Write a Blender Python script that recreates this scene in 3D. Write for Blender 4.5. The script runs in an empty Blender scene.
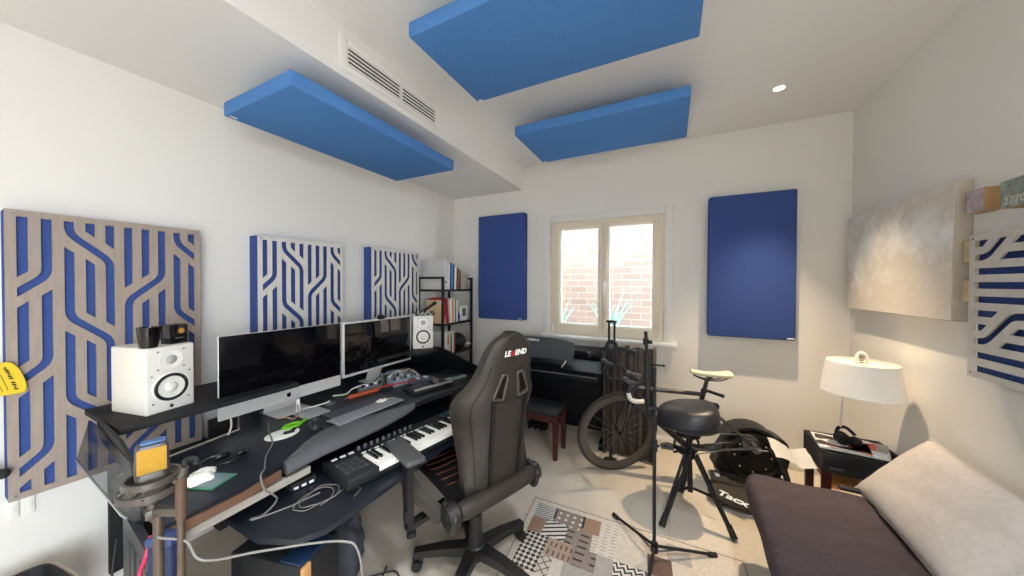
import bpy, bmesh, math, random
from mathutils import Vector, Matrix, Euler
random.seed(7)
SC = bpy.context.scene
COL = SC.collection
R = math.radians
PI = math.pi
WM = {}                                   # world matrix of every object built so far

# ------------------------------------------------------------------ materials
def lin(h):
    h = h.lstrip('#')
    c = [int(h[i:i+2], 16)/255 for i in (0, 2, 4)]
    return tuple(x/12.92 if x <= .04045 else ((x+.055)/1.055)**2.4 for x in c) + (1,)

class NT:
    def __init__(s, name):
        s.m = bpy.data.materials.new(name); s.m.use_nodes = True
        s.t = s.m.node_tree; s.b = s.t.nodes['Principled BSDF']
    def n(s, typ, **kw):
        nd = s.t.nodes.new(typ)
        for k, v in kw.items():
            if k in nd.inputs: nd.inputs[k].default_value = v
            else: setattr(nd, k, v)
        return nd
    def l(s, a, b): s.t.links.new(a, b)
    def math(s, op, a, b=None):
        nd = s.t.nodes.new('ShaderNodeMath'); nd.operation = op
        for i, v in enumerate((a, b)):
            if v is None: continue
            if isinstance(v, (int, float)): nd.inputs[i].default_value = v
            else: s.l(v, nd.inputs[i])
        return nd.outputs[0]
    def mix(s, f, a, b):
        nd = s.t.nodes.new('ShaderNodeMix'); nd.data_type = 'RGBA'
        if isinstance(f, (int, float)): nd.inputs[0].default_value = f
        else: s.l(f, nd.inputs[0])
        for i, v in ((6, a), (7, b)):
            if isinstance(v, tuple): nd.inputs[i].default_value = v
            else: s.l(v, nd.inputs[i])
        return nd.outputs[2]
    def obj(s, scale=(1, 1, 1), rot=(0, 0, 0)):
        tc = s.n('ShaderNodeTexCoord'); mp = s.n('ShaderNodeMapping')
        mp.inputs['Scale'].default_value = scale; mp.inputs['Rotation'].default_value = rot
        s.l(tc.outputs['Object'], mp.inputs[0]); return mp.outputs[0]

MATS = {}
def mat(name, color, rough=.5, metal=0, vary=0, vscale=20, bump=0, bscale=200, spec=.5, emit=None, estr=0, coat=0, stretch=(1, 1, 1)):
    if name in MATS: return MATS[name]
    k = NT(name); c = lin(color)
    b = k.b
    b.inputs['Base Color'].default_value = c
    b.inputs['Roughness'].default_value = rough
    b.inputs['Metallic'].default_value = metal
    b.inputs['Specular IOR Level'].default_value = spec
    b.inputs['Coat Weight'].default_value = coat
    v = k.obj(stretch)
    if vary:
        nz = k.n('ShaderNodeTexNoise', Scale=vscale, Detail=5.0); k.l(v, nz.inputs['Vector'])
        lo = tuple(x*(1-vary) for x in c[:3])+(1,); hi = tuple(min(1, x*(1+vary)) for x in c[:3])+(1,)
        rp = k.n('ShaderNodeMapRange'); rp.inputs[1].default_value = .3; rp.inputs[2].default_value = .7
        k.l(nz.outputs[0], rp.inputs[0])
        k.l(k.mix(rp.outputs[0], lo, hi), b.inputs['Base Color'])
    if bump:
        nz = k.n('ShaderNodeTexNoise', Scale=bscale, Detail=3.0); k.l(v, nz.inputs['Vector'])
        bp = k.n('ShaderNodeBump', Strength=bump, Distance=.01); k.l(nz.outputs[0], bp.inputs['Height'])
        k.l(bp.outputs[0], b.inputs['Normal'])
    if emit:
        b.inputs['Emission Color'].default_value = lin(emit); b.inputs['Emission Strength'].default_value = estr
    MATS[name] = k.m
    return k.m

# ------------------------------------------------------------------ mesh helpers
def nb(): return bmesh.new()
def box(bm, c, s, rot=None, bev=0, seg=2):
    M = Matrix.Translation(c)
    if rot is not None: M = M @ (rot.to_4x4() if not isinstance(rot, Matrix) or len(rot) == 3 else rot)
    M = M @ Matrix.Diagonal((s[0], s[1], s[2], 1))
    r = bmesh.ops.create_cube(bm, size=1, matrix=M)
    if bev:
        es = list({e for v in r['verts'] for e in v.link_edges})
        bmesh.ops.bevel(bm, geom=es, offset=min(bev, min(s)*.49), segments=seg, affect='EDGES', profile=.5)
    return bm
def bx(bm, x0, x1, y0, y1, z0, z1, bev=0, seg=2):
    return box(bm, ((x0+x1)/2, (y0+y1)/2, (z0+z1)/2), (abs(x1-x0), abs(y1-y0), abs(z1-z0)), None, bev, seg)
def rz(a): return Matrix.Rotation(a, 3, 'Z')
def frame_of(d):
    d = Vector(d).normalized()
    up = Vector((0, 0, 1)) if abs(d.z) < .95 else Vector((1, 0, 0))
    x = up.cross(d).normalized(); return x, d.cross(x)
def tube(bm, pts, r, n=8, closed=False, caps=True):
    pts = [Vector(p) for p in pts]; N = len(pts)
    rad = r if isinstance(r, (list, tuple)) else [r]*N
    rings = []; x = None
    for i, p in enumerate(pts):
        if closed: d = pts[(i+1) % N]-pts[i-1]
        else: d = pts[min(i+1, N-1)]-pts[max(i-1, 0)]
        if d.length < 1e-9: d = Vector((0, 0, 1))
        d.normalize()
        if x is None: x, y = frame_of(d)
        else:
            x = (x-d*x.dot(d))
            if x.length < 1e-6: x, _ = frame_of(d)
            x.normalize(); y = d.cross(x)
        rings.append([bm.verts.new(p+(x*math.cos(2*PI*k/n)+y*math.sin(2*PI*k/n))*rad[i]) for k in range(n)])
    for i in range(N if closed else N-1):
        a, b = rings[i], rings[(i+1) % N]
        off = 0
        if closed and i == N-1:
            off = min(range(n), key=lambda o: (a[0].co-b[o].co).length)
        for k in range(n):
            bm.faces.new((a[k], a[(k+1) % n], b[(k+1+off) % n], b[(k+off) % n]))
    if caps and not closed:
        bm.faces.new(rings[0][::-1]); bm.faces.new(rings[-1])
    return bm
def cyl(bm, p0, p1, r0, r1=None, n=20): return tube(bm, [p0, p1], [r0, r0 if r1 is None else r1], n)
def sweep_rect(bm, pts, w, h, up=(0, 0, 1)):
    "rectangular section along a path; w across, h along up"
    pts = [Vector(p) for p in pts]; N = len(pts); up = Vector(up); rings = []
    for i, p in enumerate(pts):
        d = (pts[min(i+1, N-1)]-pts[max(i-1, 0)]).normalized()
        s = d.cross(up).normalized(); u = s.cross(d)
        ww = w[i] if isinstance(w, (list, tuple)) else w; hh = h[i] if isinstance(h, (list, tuple)) else h
        rings.append([bm.verts.new(p+s*a*ww/2+u*b*hh/2) for a, b in ((-1, -1), (1, -1), (1, 1), (-1, 1))])
    for a, b in zip(rings, rings[1:]):
        for k in range(4): bm.faces.new((a[k], a[(k+1) % 4], b[(k+1) % 4], b[k]))
    bm.faces.new(rings[0][::-1]); bm.faces.new(rings[-1]); return bm
def lathe(bm, prof, n=28, M=None, caps=True):
    M = M or Matrix(); rings = []
    for r, z in prof:
        if r < 1e-6: rings.append([bm.verts.new(M @ Vector((0, 0, z)))])
        else: rings.append([bm.verts.new(M @ Vector((r*math.cos(2*PI*k/n), r*math.sin(2*PI*k/n), z))) for k in range(n)])
    for a, b in zip(rings, rings[1:]):
        for k in range(n):
            q = [a[k % len(a)], a[(k+1) % len(a)], b[(k+1) % len(b)], b[k % len(b)]]
            u = []
            for v in q:
                if v not in u: u.append(v)
            if len(u) > 2:
                try: bm.faces.new(u)
                except ValueError: pass
    if caps:
        for rg, rev in ((rings[0], 1), (rings[-1], 0)):
            if len(rg) > 2: bm.faces.new(rg[::-1] if rev else rg)
    return bm
def prism(bm, poly, d, M=None):
    "polygon in local XY extruded along local +Z by d"
    M = M or Matrix()
    a = [bm.verts.new(M @ Vector((x, y, 0))) for x, y in poly]
    b = [bm.verts.new(M @ Vector((x, y, d))) for x, y in poly]
    n = len(a)
    bm.faces.new(a[::-1]); bm.faces.new(b)
    for i in range(n): bm.faces.new((a[i], a[(i+1) % n], b[(i+1) % n], b[i]))
    return bm
def sphere(bm, c, r, n=16, M=None):
    r = (r, r, r) if isinstance(r, (int, float)) else r
    bmesh.ops.create_uvsphere(bm, u_segments=n, v_segments=max(6, n//2), radius=1, matrix=(M or Matrix()) @ Matrix.Translation(c) @ Matrix.Diagonal((*r, 1)))
    return bm
def surf(bm, P, closed_u=False):
    V = [[bm.verts.new(p) for p in row] for row in P]
    for i in range(len(V)-1):
        n = len(V[i])
        for j in range(n if closed_u else n-1):
            bm.faces.new((V[i][j], V[i][(j+1) % n], V[i+1][(j+1) % n], V[i+1][j]))
    return V
def cm(pts, k=8, closed=False):
    "Catmull-Rom through the points"
    P = [Vector(p) for p in pts]; out = []; N = len(P)
    for i in range(N if closed else N-1):
        if closed: a, b, c, d = P[i-1], P[i], P[(i+1) % N], P[(i+2) % N]
        else: a, b, c, d = P[max(i-1, 0)], P[i], P[i+1], P[min(i+2, N-1)]
        for j in range(k):
            t = j/k
            out.append(.5*((2*b)+(c-a)*t+(2*a-5*b+4*c-d)*t*t+(3*b-a-3*c+d)*t**3))
    if not closed: out.append(P[-1])
    return out
def axes(o, x, y, z=None):
    "matrix with origin o and local axes x, y (z = x cross y)"
    x = Vector(x).normalized(); y = Vector(y); y = (y-x*y.dot(x)).normalized(); z = x.cross(y)
    M = Matrix((x, y, z)).transposed().to_4x4(); M.translation = Vector(o); return M

def root_matrix(o):
    while o.parent is not None: o = o.parent
    return WM[o]
def obj(name, bm, m, parent=None, world=True, loc=None, rotz=0, smooth=35, recalc=True):
    "one mesh object; vertices given in world space (world=True) or in the root's local space"
    if parent is None:
        W = Matrix.Translation(loc or (0, 0, 0)) @ Matrix.Rotation(rotz, 4, 'Z')
    else: W = root_matrix(parent)
    if isinstance(bm, bmesh.types.BMesh):
        if recalc: bmesh.ops.recalc_face_normals(bm, faces=bm.faces)
        me = bpy.data.meshes.new(name); bm.to_mesh(me); bm.free()
    else: me = bm
    if world: me.transform(W.inverted())
    for x in (m if isinstance(m, (list, tuple)) else [m]): me.materials.append(x)
    if smooth:
        me.shade_smooth(); me.set_sharp_from_angle(angle=R(smooth))
    o = bpy.data.objects.new(name, me); COL.objects.link(o)
    if parent is not None: o.parent = parent
    else: o.matrix_world = W; WM[o] = W
    return o
def tag(o, label, cat, group=None, kind=None):
    o['label'] = label; o['category'] = cat
    if group: o['group'] = group
    if kind: o['kind'] = kind
    return o
def thing(name, label, cat, loc=(0, 0, 0), rotz=0, group=None):
    o = bpy.data.objects.new(name, None); COL.objects.link(o); o.empty_display_size = .1
    W = Matrix.Translation(loc) @ Matrix.Rotation(rotz, 4, 'Z')
    o.matrix_world = W; WM[o] = W
    return tag(o, label, cat, group)
def struct(name, bm, m, label, cat, loc=None, smooth=35):
    return tag(obj(name, bm, m, loc=loc, smooth=smooth), label, cat, kind='structure')
def dup(root, loc, rotz, label, group=None):
    r = root.copy(); COL.objects.link(r)
    W = Matrix.Translation(loc) @ Matrix.Rotation(rotz, 4, 'Z'); r.matrix_world = W; WM[r] = W
    r['label'] = label
    if group: r['group'] = group
    for ch in list(root.children):
        c = ch.copy(); COL.objects.link(c); c.parent = r
        for g in list(ch.children):
            d = g.copy(); COL.objects.link(d); d.parent = c
    return r
def text_mesh(s, size, M, ext=.0006, shear=0, space=1, bold=0):
    cu = bpy.data.curves.new('lettering', 'FONT'); cu.body = s; cu.size = size; cu.extrude = ext; cu.shear = shear
    cu.align_x = 'CENTER'; cu.align_y = 'CENTER'; cu.space_character = space; cu.offset = bold
    t = bpy.data.objects.new('lettering', cu); COL.objects.link(t)
    dg = bpy.context.evaluated_depsgraph_get(); dg.update()
    me = bpy.data.meshes.new_from_object(t.evaluated_get(dg)); me.materials.clear()
    bpy.data.objects.remove(t); bpy.data.curves.remove(cu)
    me.transform(M); return me
def baked(o):
    "apply the modifiers of o to its mesh"
    dg = bpy.context.evaluated_depsgraph_get(); dg.update()
    me = bpy.data.meshes.new_from_object(o.evaluated_get(dg))
    old = o.data; o.modifiers.clear(); o.data = me; bpy.data.meshes.remove(old); return o

# ------------------------------------------------------------------ palette
def wall_paint():
    return mat('wall_paint', '#e9e6e1', .85, bump=.02, bscale=300, spec=.2)
WALL = wall_paint()
CEIL = mat('ceiling_paint', '#ebe9e6', .9, spec=.2)
WHITE = mat('white_lacquer', '#eeece8', .4)
SATIN = mat('white_satin', '#e9e7e2', .55)
BLACK = mat('black_satin', '#17181b', .42)
BLACKM = mat('black_matte', '#141416', .7)
BLACKG = mat('black_gloss', '#08090b', .12)
RUBBER = mat('black_rubber', '#1b1b1c', .75)
DESKTOP = mat('desk_black', '#1c2028', .36, vary=.15, vscale=6)
METAL = mat('dark_metal', '#26282c', .38, .7)
STEEL = mat('brushed_steel', '#8f9093', .32, .9)
CHROME = mat('chrome', '#c8cacc', .15, 1)
ALU = mat('silver_aluminium', '#c9cbce', .32, .85)
BLUE = mat('blue_fabric', '#405592', .95, vary=.12, vscale=160, bump=.25, bscale=500, spec=.15)
BLUE_LIT = mat('blue_fabric_lit', '#5485c4', .95, vary=.14, vscale=150, bump=.25, bscale=500, spec=.15)  # wall-panel blue fabric with bright light put into the colour
SILVER = mat('silver_shell', '#cfcfcd', .4, .25)
PLATE_LIT = mat('whitewashed_oak_lit', '#d8d4ce', .6, vary=.06, vscale=10, stretch=(3, 3, 1))  # same plate wood, window light put into a whiter colour
ORANGE = mat('orange_leather', '#b8562f', .55, vary=.1)
GREY = mat('mid_grey_plastic', '#5b5d60', .5)
PAPER = mat('white_paper', '#efece6', .8)
RED = mat('red_plastic', '#b3202c', .45)
DARKWOOD = mat('dark_brown_wood', '#3d2c26', .45, vary=.25, vscale=8, stretch=(6, 6, 1))
REDWOOD = mat('mahogany_wood', '#3c1210', .35, vary=.25, vscale=8, stretch=(6, 6, 1))
WOOD = mat('pale_wood', '#b98a56', .5, vary=.15, vscale=8, stretch=(1, 6, 6))

def cable(pts, r, m, label, k=6, name='cable'):
    b = nb(); tube(b, cm(pts, k), r, 8)
    return tag(obj(name, b, m, loc=pts[0]), label, 'cable')
CABG = mat('grey_cable', '#6d6a68', .55); CABB = mat('black_cable', '#15151a', .5); CABW = mat('white_cable', '#d9d6d0', .5)

def plate_wood():
    k = NT('whitewashed_oak'); v = k.obj((14, 14, 1.2))
    nz = k.n('ShaderNodeTexNoise', Scale=6.0, Detail=6.0, Roughness=.6); k.l(v, nz.inputs['Vector'])
    k.l(k.mix(nz.outputs[0], lin('#8b7c72'), lin('#ac9f95')), k.b.inputs['Base Color'])
    k.b.inputs['Roughness'].default_value = .6
    return k.m
PLATE = plate_wood()
PLATEG = mat('pale_grey_birch', '#c4bfb8', .6, vary=.08, vscale=10, stretch=(3, 3, 1))

# ------------------------------------------------------------------ the room
XL, XR, YB, YF, ZC = -2.49, 1.225, 3.34, -2.3, 2.828
SX, SZ = -1.533, 2.577                      # soffit edge and underside
WX0, WX1, WZ0, WZ1 = -1.196, -.064, .966, 2.172   # window opening

def floor_mat():
    k = NT('limestone_tiles'); v = k.obj()
    br = k.n('ShaderNodeTexBrick', Scale=1.0); br.offset = .5
    br.inputs['Brick Width'].default_value = 1.2; br.inputs['Row Height'].default_value = .6
    br.inputs['Mortar Size'].default_value = .0025; br.inputs['Mortar Smooth'].default_value = .3
    br.inputs['Color1'].default_value = lin('#ddd2c3'); br.inputs['Color2'].default_value = lin('#d7cbbb'); br.inputs['Mortar'].default_value = lin('#bfb4a5')
    k.l(v, br.inputs['Vector'])
    n1 = k.n('ShaderNodeTexNoise', Scale=2.2, Detail=8.0, Roughness=.65); k.l(v, n1.inputs['Vector'])
    n2 = k.n('ShaderNodeTexNoise', Scale=40.0, Detail=4.0); k.l(v, n2.inputs['Vector'])
    mx = k.n('ShaderNodeMix', data_type='RGBA', blend_type='MULTIPLY'); mx.inputs[0].default_value = .16
    k.l(br.outputs[0], mx.inputs[6]); k.l(n1.outputs[0], mx.inputs[7])
    m2 = k.n('ShaderNodeMix', data_type='RGBA', blend_type='MULTIPLY'); m2.inputs[0].default_value = .12
    k.l(mx.outputs[2], m2.inputs[6]); k.l(n2.outputs[0], m2.inputs[7])
    k.l(m2.outputs[2], k.b.inputs['Base Color']); k.b.inputs['Roughness'].default_value = .38
    return k.m
T = .2
b = nb(); bx(b, XL-T, XR+T, YF-T, YB+T, -.2, 0)
struct('floor', b, floor_mat(), 'pale beige tiled floor of the studio', 'floor')
b = nb(); bx(b, XL-T, XR+T, YF-T, YB+T, ZC, ZC+.25)
struct('ceiling', b, CEIL, 'white ceiling above the blue hanging panels', 'ceiling')
b = nb(); bx(b, XL, SX, YF, YB, SZ, ZC)
struct('trim_1', b, CEIL, 'white boxed-in soffit along the desk side of the ceiling', 'soffit')
b = nb(); bx(b, XL-T, XL, YF-T, YB+T, 0, ZC)
struct('wall_left', b, WALL, 'white wall behind the desk', 'wall')
GY0, GY1, GZ1 = -2.05, -.30, 2.25           # unseen garden door added behind the viewpoint to let in daylight
b = nb(); bx(b, XR, XR+T, YF-T, GY0, 0, ZC); bx(b, XR, XR+T, GY1, YB+T, 0, ZC); bx(b, XR, XR+T, GY0, GY1, GZ1, ZC)
struct('wall_right', b, WALL, 'white wall beside the daybed', 'wall')
b = nb()
bx(b, XL, WX0, YB, YB+T, 0, ZC); bx(b, WX1, XR, YB, YB+T, 0, ZC)
bx(b, WX0, WX1, YB, YB+T, 0, WZ0); bx(b, WX0, WX1, YB, YB+T, WZ1, ZC)
struct('wall_back', b, WALL, 'white wall with the window', 'wall')
b = nb()
for y0, y1 in ((GY0, GY0+.07), ((GY0+GY1)/2-.035, (GY0+GY1)/2+.035), (GY1-.07, GY1)): bx(b, XR+.06, XR+.14, y0, y1, 0, GZ1)
bx(b, XR+.06, XR+.14, GY0, GY1, 0, .08); bx(b, XR+.06, XR+.14, GY0, GY1, GZ1-.07, GZ1)
struct('added_door_1', b, WHITE, 'added unseen white framed garden door for fill daylight', 'door')
b = nb(); bx(b, XL, XR, YF-T, YF, 0, ZC)
struct('wall_front', b, WALL, 'white wall opposite the window', 'wall')
b = nb(); bx(b, XL, XR, YB-.012, YB, 0, .06, .003)
struct('baseboard_back', b, SATIN, 'low white baseboard under the window wall', 'baseboard')

# window
CREAM = mat('cream_window_frame', '#ecdfca', .45)
def glass_mat():
    k = NT('window_glass'); t = k.t
    tr = t.nodes.new('ShaderNodeBsdfTransparent'); gl = t.nodes.new('ShaderNodeBsdfGlossy'); gl.inputs['Roughness'].default_value = .02
    tr.inputs['Color'].default_value = (.94, .96, .96, 1)
    mx = t.nodes.new('ShaderNodeMixShader'); mx.inputs[0].default_value = .012
    t.links.new(tr.outputs[0], mx.inputs[1]); t.links.new(gl.outputs[0], mx.inputs[2])
    t.links.new(mx.outputs[0], t.nodes['Material Output'].inputs['Surface']); return k.m
GLASS = glass_mat()
win = thing('window_1', 'cream framed two-sash window over the piano', 'window', (WX0, YB, WZ0)); win['kind'] = 'structure'
b = nb()
fw = .045
bx(b, WX0, WX0+fw, YB+.01, YB+.08, WZ0, WZ1, .004); bx(b, WX1-fw, WX1, YB+.01, YB+.08, WZ0, WZ1, .004)
bx(b, WX0+fw, WX1-fw, YB+.01, YB+.08, WZ0, WZ0+fw, .004); bx(b, WX0+fw, WX1-fw, YB+.01, YB+.08, WZ1-fw, WZ1, .004)
obj('window_frame', b, CREAM, win)
xm = -.628
def sash(x0, x1, gx0, gx1, gz0, gz1):
    b = nb(); z0, z1 = WZ0+.03, WZ1-.03; y0, y1 = YB-.006, YB+.05
    bx(b, x0, gx0, y0, y1, z0, z1, .006); bx(b, gx1, x1, y0, y1, z0, z1, .006)
    bx(b, gx0, gx1, y0, y1, z0, gz0, .006); bx(b, gx0, gx1, y0, y1, gz1, z1, .006)
    s = obj('sash', b, CREAM, win)
    b = nb(); w = .012
    bx(b, gx0, gx0+w, y0+.012, y1-.01, gz0, gz1); bx(b, gx1-w, gx1, y0+.012, y1-.01, gz0, gz1)
    bx(b, gx0+w, gx1-w, y0+.012, y1-.01, gz0, gz0+w); bx(b, gx0+w, gx1-w, y0+.012, y1-.01, gz1-w, gz1)
    obj('glazing_bead', b, SATIN, s)
    b = nb(); bx(b, gx0, gx1, YB+.03, YB+.036, gz0, gz1); obj('pane', b, GLASS, s)
sash(WX0+.03, xm-.002, -1.082, -.668, 1.075, 2.093)
sash(xm+.002, WX1-.03, -.577, -.155, 1.070, 2.098)
b = nb(); bx(b, xm+.002, xm+.03, YB-.012, YB-.006, 1.44, 1.55, .004); bx(b, xm+.006, xm+.026, YB-.045, YB-.01, 1.5, 1.52, .004); bx(b, xm+.006, xm+.026, YB-.05, YB-.035, 1.39, 1.52, .006)
obj('handle', b, WHITE, win)
for x, z in ((WX0+.035, 1.03), (WX0+.035, 2.1), (WX1-.035, 1.03), (WX1-.035, 2.1)):
    b = nb(); cyl(b, (x, YB-.012, z-.04), (x, YB-.012, z+.04), .009); obj('hinge', b, WHITE, win)
b = nb(); cw = .075
bx(b, WX0-cw, WX0, YB-.012, YB, WZ0-.02, WZ1+cw, .004); bx(b, WX1, WX1+cw, YB-.012, YB, WZ0-.02, WZ1+cw, .004)
bx(b, WX0, WX1, YB-.012, YB, WZ1, WZ1+cw, .004)
struct('trim_2', b, SATIN, 'white casing around the window', 'trim')
b = nb(); bx(b, WX0-.09, WX1+.115, YB-.075, YB+.01, WZ0-.04, WZ0-.008, .006)
struct('trim_3', b, WHITE, 'white window sill above the piano', 'window sill')

# lightwell outside: brick wall, paved ground, plants
def brick_mat():
    k = NT('pink_stone_bricks'); v = k.obj((1, 1, 1), (R(90), 0, 0))
    br = k.n('ShaderNodeTexBrick', Scale=1.0)
    br.inputs['Brick Width'].default_value = .25; br.inputs['Row Height'].default_value = .092; br.inputs['Mortar Size'].default_value = .008
    br.inputs['Color1'].default_value = lin('#978279'); br.inputs['Color2'].default_value = lin('#8a756c'); br.inputs['Mortar'].default_value = lin('#9f938b')
    k.l(v, br.inputs['Vector']); k.l(br.outputs[0], k.b.inputs['Base Color']); k.b.inputs['Roughness'].default_value = .9
    return k.m
b = nb(); bx(b, -1.62, 1.6, 4.75, 4.95, -.1, 3.6)
struct('wall_outside', b, brick_mat(), 'pinkish brick wall seen through the window', 'wall', smooth=0)
b = nb(); bx(b, -3.6, -1.62, 4.75, 4.95, -.1, 3.6); bx(b, -3.7, -3.6, 3.55, 4.95, -.1, 3.6)
struct('wall_outside_plain', b, mat('outside_render', '#a89c92', .9), 'pale rendered wall outside left of the bricks', 'wall')
b = nb(); bx(b, -3.7, 1.6, YB+T, 4.95, -.1, .75)
struct('ground_outside', b, mat('outside_paving', '#b9b4ad', .9, vary=.1), 'raised paved bed outside the window', 'ground')
b = nb(); bx(b, XR+T, 9, -9, 6, -.2, -.02)
struct('ground_terrace', b, mat('terrace_paving', '#9c968d', .9), 'unseen stone terrace outside the added garden door', 'ground')  # unseen ground added so sky light comes only from above
LEAF = mat('blue_green_leaf', '#86a79c', .6, vary=.15)
LEAFD = mat('dry_stem', '#a98763', .8, vary=.2)
def agave(x, y, n, h, label):
    t = thing('agave_plant', label, 'plant', (x, y, .75))
    for i in range(n):
        a = 2*PI*i/n+.3; ln = h*random.uniform(.75, 1.05); sp = random.uniform(.35, .6)
        P = []
        for j in range(9):
            q = j/8; rr = ln*sp*q*(.6+.4*q); z = ln*q*(1-.12*q); w = .055*math.sin(PI*(.18+.8*q))*(1.05-q)
            c = Vector((x+rr*math.cos(a), y+rr*math.sin(a), .75+z)); s = Vector((-math.sin(a), math.cos(a), 0)); o = Vector((math.cos(a), math.sin(a), 0))
            P.append([c-s*w+o*.01, c-o*.008, c+s*w+o*.01, c+o*.014])
        b = nb(); surf(b, P, True); obj('leaf', b, LEAF, t, smooth=60)
agave(-.72, 4.25, 9, .75, 'blue-green agave outside the window against the bricks')
agave(-1.38, 4.15, 8, .55, 'pale agave outside the window at the corner by the dry stems')
t = thing('dry_shrub', 'dry brown bare stems outside against the pale wall', 'plant', (-1.5, 4.45, .75))
for i in range(7):
    a = random.uniform(0, 2*PI); b = nb()
    pts = [Vector((-1.5, 4.45, .75))+Vector((.05*math.cos(a)*j+random.uniform(-.02, .02), .04*math.sin(a)*j, .24*j)) for j in range(6)]
    tube(b, cm(pts, 3), [.02-.001*k for k in range(16)], 6); obj('stem', b, LEAFD, t)

# ------------------------------------------------------------------ slatted acoustic panels
def round_path(pts, rad, k=6):
    out = [Vector(pts[0])]
    for a, b_, c in zip(pts, pts[1:], pts[2:]):
        a, b_, c = Vector(a), Vector(b_), Vector(c); u = (a-b_).normalized(); v = (c-b_).normalized()
        ang = u.angle(v); tl = min(rad/math.tan(ang/2), (a-b_).length*.49 if False else 9, (c-b_).length*.5, (a-b_).length*.9)
        p0, p1 = b_+u*tl, b_+v*tl
        for j in range(k+1):
            q = j/k; out.append((1-q)**2*p0+2*q*(1-q)*b_+q*q*p1)
    out.append(Vector(pts[-1])); return out
def strand(pts, w, rad, cut0=None, cut1=None):
    P = round_path(pts, rad) if len(pts) > 2 else [Vector(p) for p in pts]
    L, Rr = [], []
    for i, p in enumerate(P):
        d = (P[min(i+1, len(P)-1)]-P[max(i-1, 0)]).normalized(); n = Vector((-d.y, d.x))
        L.append(p+n*w/2); Rr.append(p-n*w/2)
    return L, Rr
def clip(poly, u0, u1, v0, v1):
    def cl(P, ins, inter):
        out = []
        for i in range(len(P)):
            a, c = P[i-1], P[i]
            if ins(c):
                if not ins(a): out.append(inter(a, c))
                out.append(c)
            elif ins(a): out.append(inter(a, c))
        return out
    def ix(val):
        return lambda a, c: (val, a[1]+(c[1]-a[1])*(val-a[0])/(c[0]-a[0]))
    def iy(val):
        return lambda a, c: (a[0]+(c[0]-a[0])*(val-a[1])/(c[1]-a[1]), val)
    for ins, it in ((lambda p: p[0] >= u0, ix(u0)), (lambda p: p[0] <= u1, ix(u1)), (lambda p: p[1] >= v0, iy(v0)), (lambda p: p[1] <= v1, iy(v1))):
        poly = cl(poly, ins, it)
        if len(poly) < 3: return []
    out = []
    for p in poly:
        if not out or (abs(p[0]-out[-1][0])+abs(p[1]-out[-1][1])) > 1e-4: out.append(p)
    if len(out) > 2 and abs(out[0][0]-out[-1][0])+abs(out[0][1]-out[-1][1]) < 1e-4: out.pop()
    return out
def cutouts(ph=0.0, w=.027):
    "slots of the flowing line pattern, (u, v) metres on a .6 x 1.2 plate, v down"
    res = []; per = .374; c = lambda k: .0395+.058*k
    def area(P): return abs(sum(P[i-1][0]*P[i][1]-P[i][0]*P[i-1][1] for i in range(len(P))))/2
    def slanted(u, va, vb, sg):     # vertical slot with slanted ends, sg=+1: ends drop to the right
        h = w/2
        return [(u-h, va-sg*h), (u+h, va+sg*h), (u+h, vb+sg*h), (u-h, vb-sg*h)]
    def s_strand(ua, ub, m, sg):
        v0 = m-per+.014; v1 = m+per-.014; h = w/2
        L, Rr = strand([(ua, v0), (ua, m-.058), (ub, m+.058), (ub, v1)], w, .075)
        L = [(p.x, p.y) for p in L]; Rr = [(p.x, p.y) for p in Rr]
        def fixend(q, u, vv): return (q[0], vv+(q[0]-u)*sg)
        L[0] = fixend(L[0], ua, v0); Rr[0] = fixend(Rr[0], ua, v0)
        L[-1] = fixend(L[-1], ub, v1); Rr[-1] = fixend(Rr[-1], ub, v1)
        return L+Rr[::-1]
    for k in range(-2, 6):
        mr = .139+ph+per*k; ml = .328+ph+per*k
        for a, e in ((2, 4), (8, 10)): res.append(s_strand(c(a), c(e), mr, 1))
        for i in (3, 9): res.append(slanted(c(i), mr+.063, mr+per-.062, 1))
        for a, e in ((7, 5), (1, -1)): res.append(s_strand(c(a), c(e), ml, -1))
        for i in (6, 0): res.append(slanted(c(i), ml+.063, ml+per-.062, -1))
    out = []
    for p in res:
        q = clip(p, .026, .574, .027, 1.173)
        if len(q) > 2 and area(q) > 8e-5: out.append(q)
    return out
def plate_mesh(W, H, holes, th):
    "plate in local XY (x right, y up from the top-left corner), thickness th along z, with real cut-outs"
    cu = bpy.data.curves.new('plate', 'CURVE'); cu.dimensions = '2D'; cu.fill_mode = 'BOTH'; cu.extrude = th/2
    for poly in [[(0, 0), (W, 0), (W, H), (0, H)]]+holes:
        sp = cu.splines.new('POLY'); sp.points.add(len(poly)-1); sp.use_cyclic_u = True
        for p, q in zip(sp.points, poly): p.co = (q[0], -q[1], 0, 1)
    o = bpy.data.objects.new('plate', cu); COL.objects.link(o)
    dg = bpy.context.evaluated_depsgraph_get(); dg.update()
    me = bpy.data.meshes.new_from_object(o.evaluated_get(dg)); me.materials.clear()
    bpy.data.objects.remove(o); bpy.data.curves.remove(cu)
    return me
TAGM = mat('white_label', '#e8e8e8', .4)
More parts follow.
